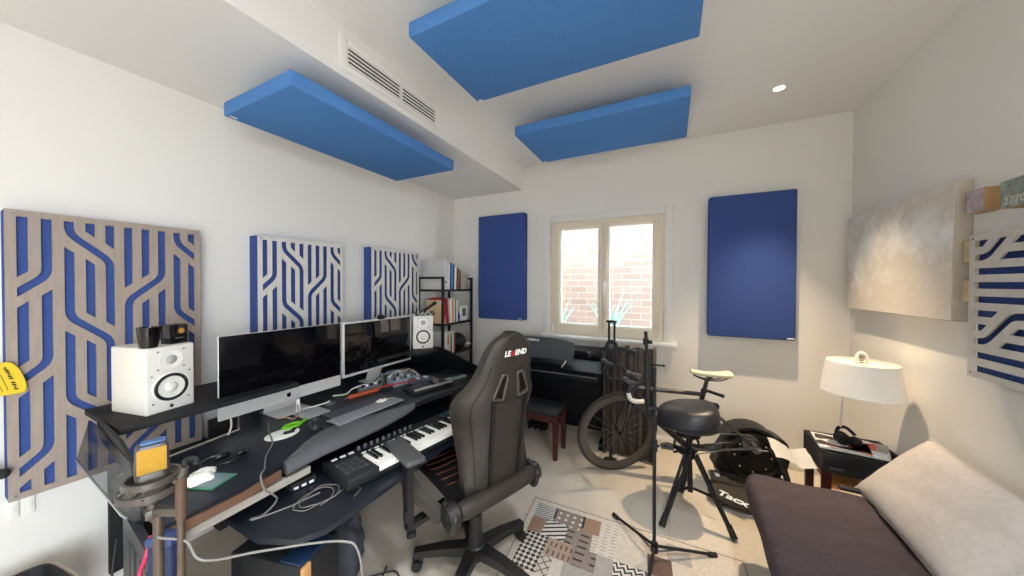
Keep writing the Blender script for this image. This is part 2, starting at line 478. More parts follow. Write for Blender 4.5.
def slat_panel(corner, xdir, ydown, nrm, W, H, depth, holes, label, plate_m, blue=None, th=.008, gap=.004):
    "corner = top-left corner of the front face as seen from the room"
    corner, xd, yd, n = Vector(corner), Vector(xdir), Vector(ydown), Vector(nrm)
    base = corner+yd*H+xd*W/2-n*depth
    t = thing('acoustic_panel', label, 'acoustic panel', base, group='slotted wood-front wall panels')
    th0 = th; th = th+gap
    c = corner+xd*W/2+yd*H/2-n*(th+(depth-th)/2)
    b = nb(); sz = [abs(xd[i])*W+abs(yd[i])*H+abs(n[i])*(depth-th) for i in range(3)]
    box(b, c, sz, None, .006); obj('fabric_core', b, blue or BLUE, t)
    me = plate_mesh(W, H, holes, th0)
    M = axes(corner-n*th0/2, xd, -yd); me.transform(M)
    p = obj('slotted_plate', me, plate_m, t, smooth=30)
    for u, v in ((.018, .018), (W-.018, .018), (.018, H-.018), (W-.018, H-.018)):
        q = corner+xd*u+yd*v; b = nb(); cyl(b, q-n*.001, q+n*.0015, .005, n=10); obj('screw', b, STEEL, p)
    return t
HOLES = cutouts(); HOLESW = cutouts(0, .0305)
XP = -2.41
slat_panel((XP, .243, 1.800), (0, 1, 0), (0, 0, -1), (1, 0, 0), .6, 1.2, .08, HOLES, 'tall blue acoustic panel with slotted wood front behind the near white speaker', PLATE)
slat_panel((-2.38, 1.114, 1.812), (0, 1, 0), (0, 0, -1), (1, 0, 0), .592, 1.2, .108, HOLESW, 'slotted blue acoustic panel rising behind the large computer screen', PLATE_LIT, th=.007, gap=.020)
slat_panel((-2.38, 1.987, 1.830), (0, 1, 0), (0, 0, -1), (1, 0, 0), .592, 1.2, .108, HOLESW, 'slotted blue acoustic panel next to the metal bookshelf', PLATE_LIT, th=.007, gap=.020)
H2 = [[(v, u) for u, v in p][::-1] for p in cutouts(.14-.328)]
slat_panel((1.145, 2.11, 1.715), (0, -1, 0), (0, 0, -1), (-1, 0, 0), 1.2, .6, .07, H2, 'blue acoustic panel with horizontal wood slots above the daybed', PLATEG, th=.007, gap=.018)

# plain fabric panels
def fabric_panel(x0, x1, y0, y1, z0, z1, label, m, logo):
    t = thing('acoustic_panel', label, 'acoustic panel', ((x0+x1)/2, y1, z0), group='plain blue wall panels')
    b = nb(); bx(b, x0, x1, y0, y1, z0, z1, .012, 3); obj('fabric_body', b, m, t)
    b = nb(); box(b, logo[0], logo[1], None, .001); obj('label_tag', b, TAGM, t)
fabric_panel(-2.067, -1.468, YB-.1, YB, 1.095, 2.300, 'blue fabric panel on the back wall between bookshelf and window', BLUE, ((-1.515, YB-.1, 1.112), (.045, .004, .010)))
fabric_panel(.285, .878, YB-.1, YB, 1.060, 2.257, 'blue fabric panel on the back wall above the exercise bike', BLUE, ((.845, YB-.1, 1.076), (.045, .004, .010)))
def cloud(x0, x1, y0, y1, z0, zt, label, ceil, tagpos, brk):
    t = thing('hanging_acoustic_panel', label, 'acoustic panel', ((x0+x1)/2, (y0+y1)/2, z0), group='blue panels hanging from the ceiling')
    b = nb(); bx(b, x0, x1, y0, y1, z0, zt, .008, 3); obj('fabric_body', b, BLUE_LIT, t)
    for px, py in brk:
        b = nb(); bx(b, px-.012, px+.012, py-.03, py+.03, zt-.005, ceil); bx(b, px-.02, px+.02, py-.04, py+.04, ceil-.004, ceil)
        obj('ceiling_bracket', b, SATIN, t)
    b = nb(); box(b, tagpos, (.03, .014, .004) if ceil > 2.7 else (.014, .03, .004)); obj('label_tag', b, TAGM, t)
cloud(-2.125, -1.518, .84, 2.03, 2.382, 2.455, 'blue hanging panel under the soffit beside the air vent', SZ, (-2.09, .87, 2.381), ((-1.79, 1.0), (-1.79, 1.8)))
cloud(-1.09, .105, 1.11, 1.70, 2.630, 2.700, 'large blue hanging panel nearest overhead, past the vent', ZC, (-1.06, 1.685, 2.629), ((-.8, 1.47), (-.2, 1.47)))
cloud(-1.085, .094, 2.21, 2.82, 2.635, 2.705, 'blue hanging panel closest to the window wall', ZC, (-1.055, 2.80, 2.634), ((-.8, 2.62), (-.2, 2.62)))

# air vent in the soffit face
t = thing('air_vent', 'white two-section air grille in the soffit face', 'air vent', (SX, 1.46, 2.6))
b = nb(); y0, y1, z0, z1 = 1.076, 1.846, 2.612, 2.780
bx(b, SX, SX+.012, y0, y0+.05, z0, z1, .003); bx(b, SX, SX+.012, y1-.03, y1, z0, z1, .003)
bx(b, SX, SX+.012, y0+.05, y1-.03, z0, z0+.03, .003); bx(b, SX, SX+.012, y0+.05, y1-.03, z1-.035, z1, .003)
bx(b, SX, SX+.014, 1.485, 1.502, z0+.03, z1-.035, .002)
obj('frame', b, WHITE, t)
b = nb(); bx(b, SX-.001, SX+.002, y0+.05, y1-.03, z0+.03, z1-.035); obj('dark_duct', b, mat('duct_dark', '#3a3733', .8), t)
for i in range(5):
    z = z0+.04+i*.0215
    for ya, yb in ((y0+.05, 1.485), (1.502, y1-.03)):
        b = nb(); box(b, (SX+.006, (ya+yb)/2, z), (.014, yb-ya, .0075), Matrix.Rotation(R(25), 3, 'Y')); obj('louvre', b, WHITE, t)

# downlights
def downlight(x, y, label):
    t = thing('downlight', label, 'ceiling light', (x, y, ZC), group='recessed ceiling spots')
    b = nb(); lathe(b, [(.03, ZC+.0), (.03, ZC-.004), (.045, ZC-.004), (.045, ZC)], 24, Matrix.Translation((x, y, 0)), caps=False); obj('ring', b, WHITE, t)
    b = nb(); cyl(b, (x, y, ZC-.003), (x, y, ZC-.0005), .03, n=24); obj('lamp', b, mat('lamp_glow', '#ffe9c8', .5, emit='#ffe2b8', estr=14), t)
DL = [(.637, 2.744, 'lit recessed ceiling spot near the back wall')]
DL += [(-.55, .25, 'added unseen fill spot over the desk side, above the viewpoint'), (.637, .50, 'added unseen fill spot over the daybed, above the viewpoint'), (-.55, -1.05, 'added unseen fill spot behind the viewpoint, desk side'), (.637, -1.05, 'added unseen fill spot behind the viewpoint, daybed side')]  # unseen spots added to fill the front of the room
for a in DL: downlight(*a)

# wall sockets low on the left wall
def socket(y, z, label):
    t = thing('wall_socket', label, 'socket', (XL, y, z-.04))
    b = nb(); bx(b, XL, XL+.008, y-.0125, y+.0125, z-.045, z+.035, .002); obj('plate', b, PAPER, t)
    b = nb(); bx(b, XL+.006, XL+.010, y-.008, y+.008, z-.02, z+.01, .002); obj('rocker', b, SATIN, t)
socket(.262, .545, 'small white switch plate under the tall slotted panel edge')
socket(.300, .545, 'second white switch plate further along under the slotted panel')

# ------------------------------------------------------------------ studio desk
desk = thing('studio_desk', 'long black studio desk with pull-out tray along the left wall', 'desk', (-1.9, 1.28, 0))
DZ = .75
inner = [(-1.40, .40), (-1.405, .60), (-1.446, .763), (-1.54, .90), (-1.583, 1.007), (-1.585, 1.10), (-1.554, 1.20), (-1.50, 1.36), (-1.445, 1.52), (-1.42, 1.70), (-1.325, 2.03), (-1.29, 2.25)]
poly = [(-1.905, .40)]+inner+[(-2.43, 2.25), (-2.43, .98), (-2.20, .93), (-1.975, .84)]
b = nb(); prism(b, poly, .03, Matrix.Translation((0, 0, DZ-.03)))
obj('desktop', b, DESKTOP, desk)
# padded wrist rest filling the concave front
padin = inner[2:9]
outer = [(-1.405, .755), (-1.412, .91), (-1.40, 1.07), (-1.395, 1.20), (-1.40, 1.33), (-1.415, 1.43), (-1.44, 1.525)]
P = []
for (ax, ay), (ox, oy) in zip(padin, outer):
    row = []
    for q, z in ((0, DZ-.028), (0, DZ+.001), (.3, DZ+.006), (.6, DZ+.004), (.85, DZ-.006), (1, DZ-.022), (.97, DZ-.036), (.6, DZ-.04), (0, DZ-.04)):
        row.append((ax+(ox-ax)*q, ay+(oy-ay)*q, z))
    P.append(row)
b = nb(); V = surf(b, P, True); b.faces.new(V[0]); b.faces.new(V[-1][::-1])
obj('wrist_pad', b, mat('grey_pad', '#56575a', .5, bump=.1, bscale=300), desk, smooth=60)
# brown edge band on the front left wing, pale rail below it
b = nb(); sweep_rect(b, [(-1.395, .40, DZ-.032), (-1.402, .60, DZ-.032), (-1.43, .745, DZ-.032)], .012, .03); obj('edge_band', b, mat('brown_edge', '#6b4e3c', .5), desk)
b = nb(); sweep_rect(b, [(-1.42, .42, DZ-.075), (-1.43, .76, DZ-.072), (-1.43, .86, DZ-.07)], .02, .03); obj('front_rail', b, mat('pale_rail', '#a59d94', .5), desk)
# raised shelves for the speakers
def riser(y0, y1, name_sfx=''):
    b = nb(); bx(b, -2.42, -1.99, y0, y1, .905, .93, .003); s = obj('raised_shelf', b, BLACKM, desk)
    b = nb(); bx(b, -2.42, -2.40, y0, y1, DZ, .905); obj('back_board', b, BLACKM, s)
b = nb(); bx(b, -2.36, -1.915, .425, 1.10, .905, .93, .003); obj('raised_shelf', b, BLACKM, desk)
b = nb(); bx(b, -2.42, -2.395, .50, 1.10, .10, .60); obj('back_board', b, BLACKM, desk)
b = nb(); sweep_rect(b, [(-1.912, .42, DZ-.012), (-1.977, .835, DZ-.012), (-2.19, .925, DZ-.012)], .012, .032); obj('pale_rear_edge', b, mat('pale_rail', '#a59d94', .5), desk)
riser(1.72, 2.25)
b = nb(); bx(b, -2.0, -1.83, 1.98, 2.25, .905, .93, .003); obj('shelf_nose', b, BLACKM, desk)
b = nb(); bx(b, -2.42, -2.25, 1.10, 1.72, .905, .93, .003); obj('bridge_shelf', b, BLACKM, desk)
for y in (2.230,):
    b = nb(); pr_ = [(-2.42, DZ), (-1.36, DZ), (-1.36, DZ+.045), (-1.80, .94), (-2.42, .94)] if y > 1 else [(-2.42, DZ), (-1.60, DZ), (-1.62, .80), (-1.95, .94), (-2.42, .94)]
    M = Matrix(((1, 0, 0, 0), (0, 0, 1, y), (0, 1, 0, 0), (0, 0, 0, 1)))
    prism(b, pr_, .02, M); obj('slanted_cheek', b, METAL, desk)
# folded strap bracing the near shelf
b = nb(); sweep_rect(b, [(-2.12, .418, .915), (-2.02, .410, .905), (-1.80, .402, .885), (-1.62, .398, .84), (-1.58, .396, .78)], [.05, .07, .085, .08, .06], .010, (0, 1, 0)); obj('strap_brace', b, BLACKM, desk)
# smoked acrylic side screen with bright edge
AC = NT('smoked_acrylic'); t_ = AC.t
tr = t_.nodes.new('ShaderNodeBsdfTransparent'); tr.inputs[0].default_value = (.62, .64, .66, 1)
mx = t_.nodes.new('ShaderNodeMixShader'); mx.inputs[0].default_value = .15
gl = t_.nodes.new('ShaderNodeBsdfGlossy'); gl.inputs['Roughness'].default_value = .1
t_.links.new(tr.outputs[0], mx.inputs[1]); t_.links.new(gl.outputs[0], mx.inputs[2]); t_.links.new(mx.outputs[0], t_.nodes['Material Output'].inputs[0])
M = Matrix(((1, 0, 0, 0), (0, 0, 1, .392), (0, 1, 0, 0), (0, 0, 0, 1)))
b = nb(); prism(b, [(-2.31, .726), (-2.12, .938), (-1.66, .885), (-1.55, .70), (-1.756, .668)], .006, M); ac = obj('acrylic_side', b, AC.m, desk)
b = nb(); tube(b, [(-2.31, .394, .726), (-1.756, .394, .668), (-1.70, .394, .675)], .004, 6); obj('polished_edge', b, ALU, ac)
# slotted leg panels
for y in (.41, 2.20):
    x0, x1, z0 = -1.76, -1.38, .02; zt_ = lambda x: .672-(x+1.756)*.30
    Mp = Matrix(((1, 0, 0, 0), (0, 0, 1, y-.012), (0, 1, 0, 0), (0, 0, 0, 1))); b = nb()
    xs = [x0, -1.70]
    prism(b, [(x0, z0), (-1.70, z0), (-1.70, zt_(-1.70)), (x0, zt_(x0))], .024, Mp)
    prism(b, [(x1-.04, z0), (x1, z0), (x1, zt_(x1)), (x1-.04, zt_(x1-.04))], .024, Mp)
    prism(b, [(-1.70, zt_(-1.70)-.06), (x1-.04, zt_(x1-.04)-.06), (x1-.04, zt_(x1-.04)), (-1.70, zt_(-1.70))], .024, Mp)
    bx(b, -1.70, x1-.04, y-.012, y+.012, z0, z0+.05)
    for i in range(5):
        x = -1.70+(x1-.04+1.70)*(i+.5)/5; prism(b, [(x-.014, z0+.05), (x+.014, z0+.05), (x+.014, zt_(x)-.055), (x-.014, zt_(x)-.055)], .024, Mp)
    lg = obj('leg_panel', b, mat('leg_grey', '#55565a', .4, .5), desk)
    b = nb(); prism(b, [(-1.70, z0+.05), (x1-.04, z0+.05), (x1-.04, zt_(x1-.04)-.055), (-1.70, zt_(-1.70)-.055)], .006, Matrix.Translation((0, .026, 0)) @ Mp); obj('backing', b, BLACKM, lg)
    b = nb(); prism(b, [(x0-.02, z0), (x0+.02, z0), (x0+.02, DZ-.03), (x0-.02, DZ-.03)], .05, Matrix.Translation((0, .026, 0)) @ Mp); obj('leg', b, BLACKM, desk)
    b = nb(); bx(b, -1.86, -1.40, y-.03, y+.03, 0, .02, .004); obj('foot_plate', b, BLACKM, desk)
b = nb(); bx(b, -2.36, -2.34, .85, 2.10, .30, DZ-.03); obj('modesty_panel', b, BLACKM, desk)
# pull-out tray
b = nb(); tp = [(-1.95, .60), (-1.30, .60), (-1.17, .66), (-1.125, .74), (-1.12, .85), (-1.12, 1.75), (-1.14, 1.86), (-1.20, 1.95), (-1.95, 1.95)]
prism(b, tp, .022, Matrix.Translation((0, 0, .58)))
tray = obj('pull_out_tray', b, DESKTOP, desk)
for y in (.585, 1.965):
    b = nb(); bx(b, -2.0, -1.50, y-.012, y+.012, .575, DZ-.03); obj('slide', b, METAL, tray)

# ---- speakers
def monitor_speaker(loc, ang, label):
    t = thing('studio_monitor', label, 'speaker', loc, ang, group='white studio monitors')
    w, d, h = .172, .225, .29                        # local: front faces -y
    b = nb(); bx(b, -w/2, w/2, 0, d, 0, h, .008, 3); obj('cabinet', b, mat('speaker_white', '#e4e1da', .45), t, world=False)
    F = lambda x, z: Matrix.Translation((x, 0, z)) @ Matrix.Rotation(R(90), 4, 'X')   # local z -> -y
    b = nb(); lathe(b, [(.066, -.001), (.068, .004), (.063, .006), (.058, .003)], 36, F(0, .105), caps=False); wf = obj('woofer_ring', b, WHITE, t, world=False)
    b = nb(); lathe(b, [(.061, .004), (.056, .009), (.050, .008), (.047, .002)], 36, F(0, .105), caps=False); obj('rubber_surround', b, BLACKM, wf, world=False)
    b = nb(); lathe(b, [(.048, .003), (.035, -.004+.006), (.024, .001), (.022, .004), (.012, .010), (0, .012)], 36, F(0, .105), caps=False); obj('cone', b, mat('cone_white', '#e8e6e0', .5), wf, world=False)
    b = nb(); lathe(b, [(.040, -.001), (.041, .003), (.028, .001), (.020, -.0005)], 32, F(0, .228), caps=False); tw = obj('tweeter_plate', b, WHITE, t, world=False)
    b = nb(); lathe(b, [(.020, .001), (.017, .005), (.010, .009), (0, .010)], 24, F(0, .228), caps=False); obj('dome', b, mat('dome_grey', '#a9a8a5', .5), tw, world=False)
    for x, z in ((-.045, .268), (.045, .268), (-.045, .19), (.045, .19), (-.066, .165), (.066, .165), (-.062, .045), (.062, .045)): b = nb(); cyl(b, (x, -.0025, z), (x, .001, z), .0035, n=8); obj('screw', b, GREY, t, world=False)
    b = nb(); lathe(b, [(.007, -.001), (.007, .002), (0, .002)], 16, F(0, .02), caps=False); obj('badge', b, BLACKM, t, world=False)
    return t
# near speaker: front edge runs from (-1.985,.527) towards (-2.02,.68)
sp = monitor_speaker((-2.008, .600, .930), R(90+12), 'white studio monitor on the desk shelf in front of the tall panel')
dup(sp, (-1.950, 2.165, .930), R(48), 'white studio monitor between second screen and bookshelf')

# cups on the near speaker
Z = 1.2205
t = thing('black_cup', 'tall black glossy cup on top of the near speaker', 'cup', (-2.02, .535, Z))
b = nb(); lathe(b, [(.026, Z), (.030, Z+.01), (.037, Z+.088), (.034, Z+.088), (.028, Z+.012), (0, Z+.01)], 28, Matrix.Translation((-2.02, .535, 0)), caps=False); obj('cup_body', b, BLACKG, t)
t = thing('black_box', 'small black box with round gold emblem on the near speaker', 'box', (-2.07, .63, Z), R(20))
b = nb(); bx(b, -.028, .028, -.035, .035, 0, .088, .004); obj('box_body', b, BLACKG, t, world=False)
b = nb(); cyl(b, (.0282, .006, .058), (.030, .006, .058), .0125); obj('gold_emblem', b, mat('gold', '#d9a441', .3, .6), t, world=False)
b = nb(); bx(b, .0282, .029, -.016, .014, .024, .029); obj('print_line', b, GREY, t, world=False)

# ---- screens
APPLE = [(-.0, .55), (.18, .68), (.42, .66), (.52, .52), (.40, .36), (.42, .10), (.56, -.08), (.38, -.46), (.20, -.58), (.0, -.50), (-.20, -.58), (-.42, -.42), (-.58, -.02), (-.52, .40), (-.30, .62), (-.12, .62)]
SCREEN = mat('dark_screen', '#07070b', .08, spec=.22)
t = thing('desktop_computer', 'large silver all-in-one computer with dark screen and pale chin', 'computer', (-2.06, 1.09, .752))
x0, y0, y1, z0, z1 = -2.0, .762, 1.415, .812, 1.236
b = nb(); bx(b, x0-.012, x0, y0, y1, z0, z1, .006, 3)
lathe(b, [(.0, -.03), (.12, -.028), (.24, -.012), (.30, .0)], 32, Matrix.Translation((x0-.012, (y0+y1)/2, (z0+z1)/2)) @ Matrix.Rotation(R(90), 4, 'Y') @ Matrix.Diagonal((.66, 1, 1, 1)), caps=False)
obj('housing', b, SILVER, t)
b = nb(); bx(b, x0, x0+.002, y0+.003, y1-.003, z0+.072, z1-.003, .001); obj('screen', b, SCREEN, t)
b = nb(); bx(b, x0, x0+.0015, y0+.002, y1-.002, z0+.002, z0+.071); ch = obj('chin', b, SILVER, t)
b = nb(); prism(b, [(x*.021, y*.021) for x, y in APPLE], .001, axes((x0+.0015, 1.088, z0+.036), (0, 1, 0), (0, 0, 1))); obj('emblem', b, BLACKG, ch)
b = nb(); sweep_rect(b, [(-2.035, 1.09, .90), (-2.07, 1.09, .80), (-2.08, 1.09, .758)], .19, .008, (1, 0, 0)); obj('stand', b, SILVER, t)
b = nb(); bx(b, -2.12, -1.93, .995, 1.185, .751, .758, .003); obj('stand_foot', b, SILVER, t)
t = thing('flat_monitor', 'slim silver-rimmed second monitor reflecting the room', 'monitor', (-2.06, 1.75, .752))
x0, y0, y1, z0, z1 = -2.0, 1.432, 2.072, .850, 1.232
b = nb(); bx(b, x0-.028, x0, y0, y1, z0, z1, .006, 3); obj('housing', b, SILVER, t)
b = nb(); bx(b, x0, x0+.002, y0+.014, y1-.014, z0+.02, z1-.012, .001); obj('screen', b, mat('glossy_screen', '#0a090b', .04, spec=.6), t)
b = nb(); sweep_rect(b, [(-2.03, 1.75, .93), (-2.07, 1.75, .81), (-2.09, 1.75, .758)], .12, .012, (1, 0, 0)); obj('stand', b, SILVER, t)
b = nb(); bx(b, -2.14, -1.96, 1.66, 1.84, .751, .758, .003); obj('stand_foot', b, SILVER, t)
b = nb(); cyl(b, (-2.0, 1.76, z1), (-2.02, 1.76, z1), .03, n=24); sphere(b, (-2.014, 1.76, z1+.008), (.014, .03, .018)); obj('camera_bump', b, BLACKM, t)

# ---- master keyboard on the tray
t = thing('midi_keyboard', 'black four-octave keyboard controller on the pull-out tray', 'keyboard instrument', (-1.272, 1.344, .602), R(79.6))
L, Dp, Hh = .86, .25, .055                          # local: x along keys (away from camera), y back... front = -y
b = nb(); bx(b, -L/2, L/2, -Dp/2, Dp/2, .006, Hh, .006); body = obj('body', b, mat('keyboard_black', '#1d1e21', .5), t, world=False)
kw = .0225; n = 31; kx0 = L/2-.02-n*kw
b = nb(); bx(b, kx0-.004, L/2-.016, -Dp/2-.004, .02, .02, Hh+.001); obj('key_bed', b, BLACKM, body, world=False)
IV = mat('ivory_key', '#eeebe3', .3)
for i in range(n):
    x = kx0+i*kw; b = nb(); bx(b, x+.0006, x+kw-.0006, -Dp/2-.008, .018, .035, Hh+.010, .0015, 1); obj('white_key', b, IV, t, world=False)
for i in range(n-1):
    if i % 7 in (2, 6): continue
    x = kx0+(i+1)*kw; b = nb(); bx(b, x-.0062, x+.0062, -Dp/2+.048, .018, Hh, Hh+.021, .002, 1); obj('black_key', b, BLACKG, t, world=False)
KN = mat('knob_grey', '#4a4b50', .45); LIT = mat('white_button', '#e6e8ea', .5); PAD = mat('pad_grey', '#3a3b3f', .6)
for i in range(10):
    x = kx0+.02+i*.034; b = nb(); lathe(b, [(.009, Hh), (.0085, Hh+.018), (.007, Hh+.02), (0, Hh+.02)], 14, Matrix.Translation((x, .095, 0)), caps=False); obj('knob', b, KN, body, world=False)
for i in range(12):
    x = kx0+.01+i*.034; b = nb(); bx(b, x, x+.026, .04, .05, Hh, Hh+.004, .001, 1); obj('button', b, LIT, body, world=False)
for i in range(4):
    for j in range(4):
        x = -L/2+.018+i*.028; y = -.075+j*.032; b = nb(); bx(b, x, x+.023, y, y+.026, Hh, Hh+.005, .002, 1); obj('pad', b, PAD, body, world=False)
for i in range(3):
    b = nb(); bx(b, -L/2+.03+i*.04, -L/2+.055+i*.04, .085, .1, Hh, Hh+.004, .001, 1); obj('button', b, LIT, body, world=False)
b = nb(); bx(b, .25, .36, .055, .11, Hh, Hh+.003); obj('display', b, mat('lcd', '#263a4a', .2), body, world=False)

# ---- computer keyboards, mouse, trackpad
def keyboard(loc, ang, w, d, base_m, key_m, label, name='computer_keyboard'):
    t = thing(name, label, 'keyboard', loc, ang)
    b = nb(); bx(b, -w/2, w/2, -d/2, d/2, 0, .006, .002); obj('base_plate', b, base_m, t, world=False)
    b = nb(); nx, ny = int(w/.0195), 6
    for j in range(ny):
        for i in range(nx):
            if j == 0 and 4 < i < 9: continue
            cx = -w/2+.008+(w-.016)*(i+.5)/nx; cy = -d/2+.006+(d-.012)*(j+.5)/ny
            box(b, (cx, cy, .0075), ((w-.016)/nx-.003, (d-.012)/ny-.003, .004))
    cy = -d/2+.006+(d-.012)*.5/ny; x5 = -w/2+.008+(w-.016)*5/nx; x9 = -w/2+.008+(w-.016)*9/nx
    box(b, ((x5+x9)/2, cy, .0075), (x9-x5-.003, (d-.012)/ny-.003, .004))
    obj('keys', b, key_m, t, world=False)
    return t
KEYG = mat('slate_keys', '#85888d', .5)
keyboard((-1.708, 1.33, DZ), R(90-2), .42, .115, BLACKM, mat('dark_keys', '#454a54', .5), 'dark computer keyboard lying nearer the screens')
keyboard((-1.588, 1.30, DZ+.006), R(90-3), .43, .115, ALU, KEYG, 'silver computer keyboard with grey keys at the desk edge')
t = thing('crumpled_tissue', 'small crumpled white tissue on the silver keyboard', 'tissue', (-1.62, 1.43, DZ+.01))
b = nb(); bmesh.ops.create_icosphere(b, subdivisions=3, radius=1)
for v in b.verts: v.co = Vector((v.co.x*.028, v.co.y*.04, abs(v.co.z)*.014)) * (1+.35*math.sin(9*v.co.x+5*v.co.y)*math.cos(7*v.co.z)) + Vector((-1.62, 1.43, DZ+.0095))
obj('paper_lump', b, PAPER, t)
t = thing('trackpad', 'flat silver trackpad beside the dark keyboard', 'trackpad', (-1.85, 1.13, DZ), R(86))
b = nb(); bx(b, -.07, .07, -.07, .07, .001, .009, .003); obj('pad', b, mat('trackpad_silver', '#b9bbbd', .4, .5), t, world=False)
t = thing('computer_mouse', 'black computer mouse on the desk edge pad', 'mouse', (-1.66, 1.03, DZ), R(60))
b = nb(); P = []
for i in range(11):
    q = i/10; y = -.052+.104*q; w = .031*math.sqrt(max(.02, 1-(2*q-1)**4)); h = .008+.026*math.sin(PI*min(1, .12+.8*q))
    P.append([(w*math.cos(a)*1.0, y, .004+max(0, math.sin(a))*h) for a in [PI*k/10 for k in range(11)]])
V = surf(b, P); b.faces.new(V[0]); b.faces.new(V[-1][::-1])
for r0, r1 in zip(V, V[1:]): b.faces.new((r0[0], r0[-1], r1[-1], r1[0]))
mo = obj('shell', b, mat('mouse_black', '#202124', .35), t, world=False, smooth=70)
b = nb(); cyl(b, (-.004, .028, .031), (.004, .028, .031), .009, n=14); obj('wheel', b, GREY, t, world=False)
t = thing('white_disc', 'thin white disc lying on the desk before the computer', 'disc', (-1.72, .905, DZ))
b = nb(); lathe(b, [(.008, DZ+.001), (.06, DZ+.001), (.062, DZ+.003), (.06, DZ+.004), (.008, DZ+.004)], 40, Matrix.Translation((-1.72, .905, 0)) @ Matrix.Diagonal((1.0, 1.2, 1, 1)), caps=False); obj('disc', b, WHITE, t)
t = thing('key_bunch', 'little black key fob on the white disc', 'keys', (-1.70, .93, DZ+.004))
b = nb(); box(b, (-1.70, .925, DZ+.010), (.022, .045, .011), rz(R(-20)), .004); box(b, (-1.715, .955, DZ+.008), (.018, .03, .006), rz(R(30)), .002); obj('fob', b, BLACKM, t)
t = thing('green_loop', 'bright green plastic loop on the desk by the trackpad', 'loop', (-1.765, .975, DZ))
b = nb(); pts = [(-1.765+.022*math.cos(a), .975+.040*math.sin(a), DZ+.009) for a in [2*PI*k/28 for k in range(28)]]; tube(b, pts, .008, 8, True)
tube(b, cm([(-1.765, 1.012, DZ+.008), (-1.775, 1.04, DZ+.008), (-1.79, 1.06, DZ+.008)], 4), .007, 8)
obj('loop', b, mat('lime_green', '#6fbf1f', .45), t)
t = thing('small_bottle', 'tiny clear-white spray bottle under the computer screen', 'bottle', (-1.93, 1.10, DZ))
b = nb(); lathe(b, [(0, DZ+.001), (.011, DZ+.001), (.012, DZ+.006), (.012, DZ+.05), (.006, DZ+.058)], 18, Matrix.Translation((-1.93, 1.10, 0)), caps=False); obj('bottle_body', b, mat('bottle_clear', '#c9d3d6', .15), t)
b = nb(); lathe(b, [(.009, DZ+.055), (.009, DZ+.08), (0, DZ+.082)], 18, Matrix.Translation((-1.93, 1.10, 0)), caps=False); obj('cap', b, WHITE, t)
t = thing('leather_case', 'long orange-brown leather strap case behind the dark keyboard', 'case', (-1.85, 1.50, DZ), R(80))
b = nb(); bx(b, -.125, .125, -.016, .016, .0, .022, .007, 3); obj('case_body', b, ORANGE, t, world=False)
b = nb(); bx(b, -.15, -.12, -.008, .008, .004, .014, .003); obj('buckle_end', b, STEEL, t, world=False)
t = thing('puck_stand', 'round dark coaster with a metal pin near the orange case', 'coaster', (-1.90, 1.27, DZ))
b = nb(); lathe(b, [(.034, DZ+.001), (.034, DZ+.010), (.028, DZ+.013), (0, DZ+.014)], 28, Matrix.Translation((-1.90, 1.27, 0)), caps=False); obj('coaster', b, GREY, t)
# headphone-style round black stand foot and gear by the second screen
t = thing('stand_foot', 'black round stand foot with short column by the second monitor', 'stand', (-1.82, 1.63, DZ))
b = nb(); lathe(b, [(.055, DZ+.001), (.055, DZ+.012), (.045, DZ+.018), (.012, DZ+.02), (.011, DZ+.10), (0, DZ+.102)], 32, Matrix.Translation((-1.82, 1.63, 0)), caps=False); obj('foot', b, BLACKM, t)
t = thing('cable_hub', 'grey multi-port hub with white plugs below the second monitor', 'hub', (-1.90, 1.60, DZ), R(82))
b = nb(); bx(b, -.11, .11, -.022, .022, 0, .030, .004); hb = obj('hub_body', b, mat('hub_grey', '#6a707a', .5), t, world=False)
for i in range(6):
    b = nb(); bx(b, -.095+i*.033, -.079+i*.033, -.012, .004, .03, .046, .003); obj('plug', b, LIT if i % 2 else BLACKM, t, world=False)
t = thing('audio_mixer', 'small silver audio mixer studded with knobs and cables', 'mixer', (-1.85, 1.80, DZ), R(80))
b = nb(); P = [(-.085, 0), (.085, 0), (.085, .075), (-.085, .040)]
prism(b, P, .22, Matrix(((0, 0, 1, -.11), (1, 0, 0, 0), (0, 1, 0, 0), (0, 0, 0, 1)))); ms = obj('chassis', b, mat('mixer_silver', '#9fb0bd', .4, .3), t, world=False)
for i in range(7):
    for j in range(3):
        y = -.06+j*.045; z = .040+(y+.085)/.17*.035
        b = nb(); cyl(b, (-.09+i*.03, y, z-.002), (-.09+i*.03, y-.003, z+.016), .006, n=10); obj('knob', b, [BLACKM, LIT, GREY][(i+j) % 3], t, world=False)
t = thing('red_marker', 'thin red rod lying across the gear by the second monitor', 'rod', (-1.70, 1.66, DZ+.04))
b = nb(); cyl(b, (-1.76, 1.57, DZ+.045), (-1.665, 1.76, DZ+.050), .005, n=10); obj('rod', b, RED, t)
# controller with silver fader strip
t = thing('control_surface', 'low black controller with silver front strip near the chair back', 'controller', (-1.56, 1.79, DZ), R(74))
b = nb(); bx(b, -.16, .16, -.075, .075, .002, .026, .004); cs = obj('body', b, BLACKM, t, world=False)
b = nb(); bx(b, -.15, .158, -.074, -.045, .024, .034, .003); obj('silver_strip', b, ALU, t, world=False)
b = nb(); bx(b, -.14, .02, -.03, .06, .026, .029, .001); obj('touch_plate', b, mat('steel_blue_plate', '#2c3844', .3), t, world=False)
b = nb(); bx(b, .03, .055, -.05, .0, .03, .065, .004); obj('joystick', b, mat('taupe', '#6b5a50', .6), t, world=False)
t = thing('small_mixer', 'small grey box with buttons behind the low controller', 'controller', (-1.70, 1.87, DZ), R(74))
b = nb(); bx(b, -.09, .09, -.05, .05, .0, .035, .005); obj('body', b, mat('slate_box', '#4a525c', .45), t, world=False)
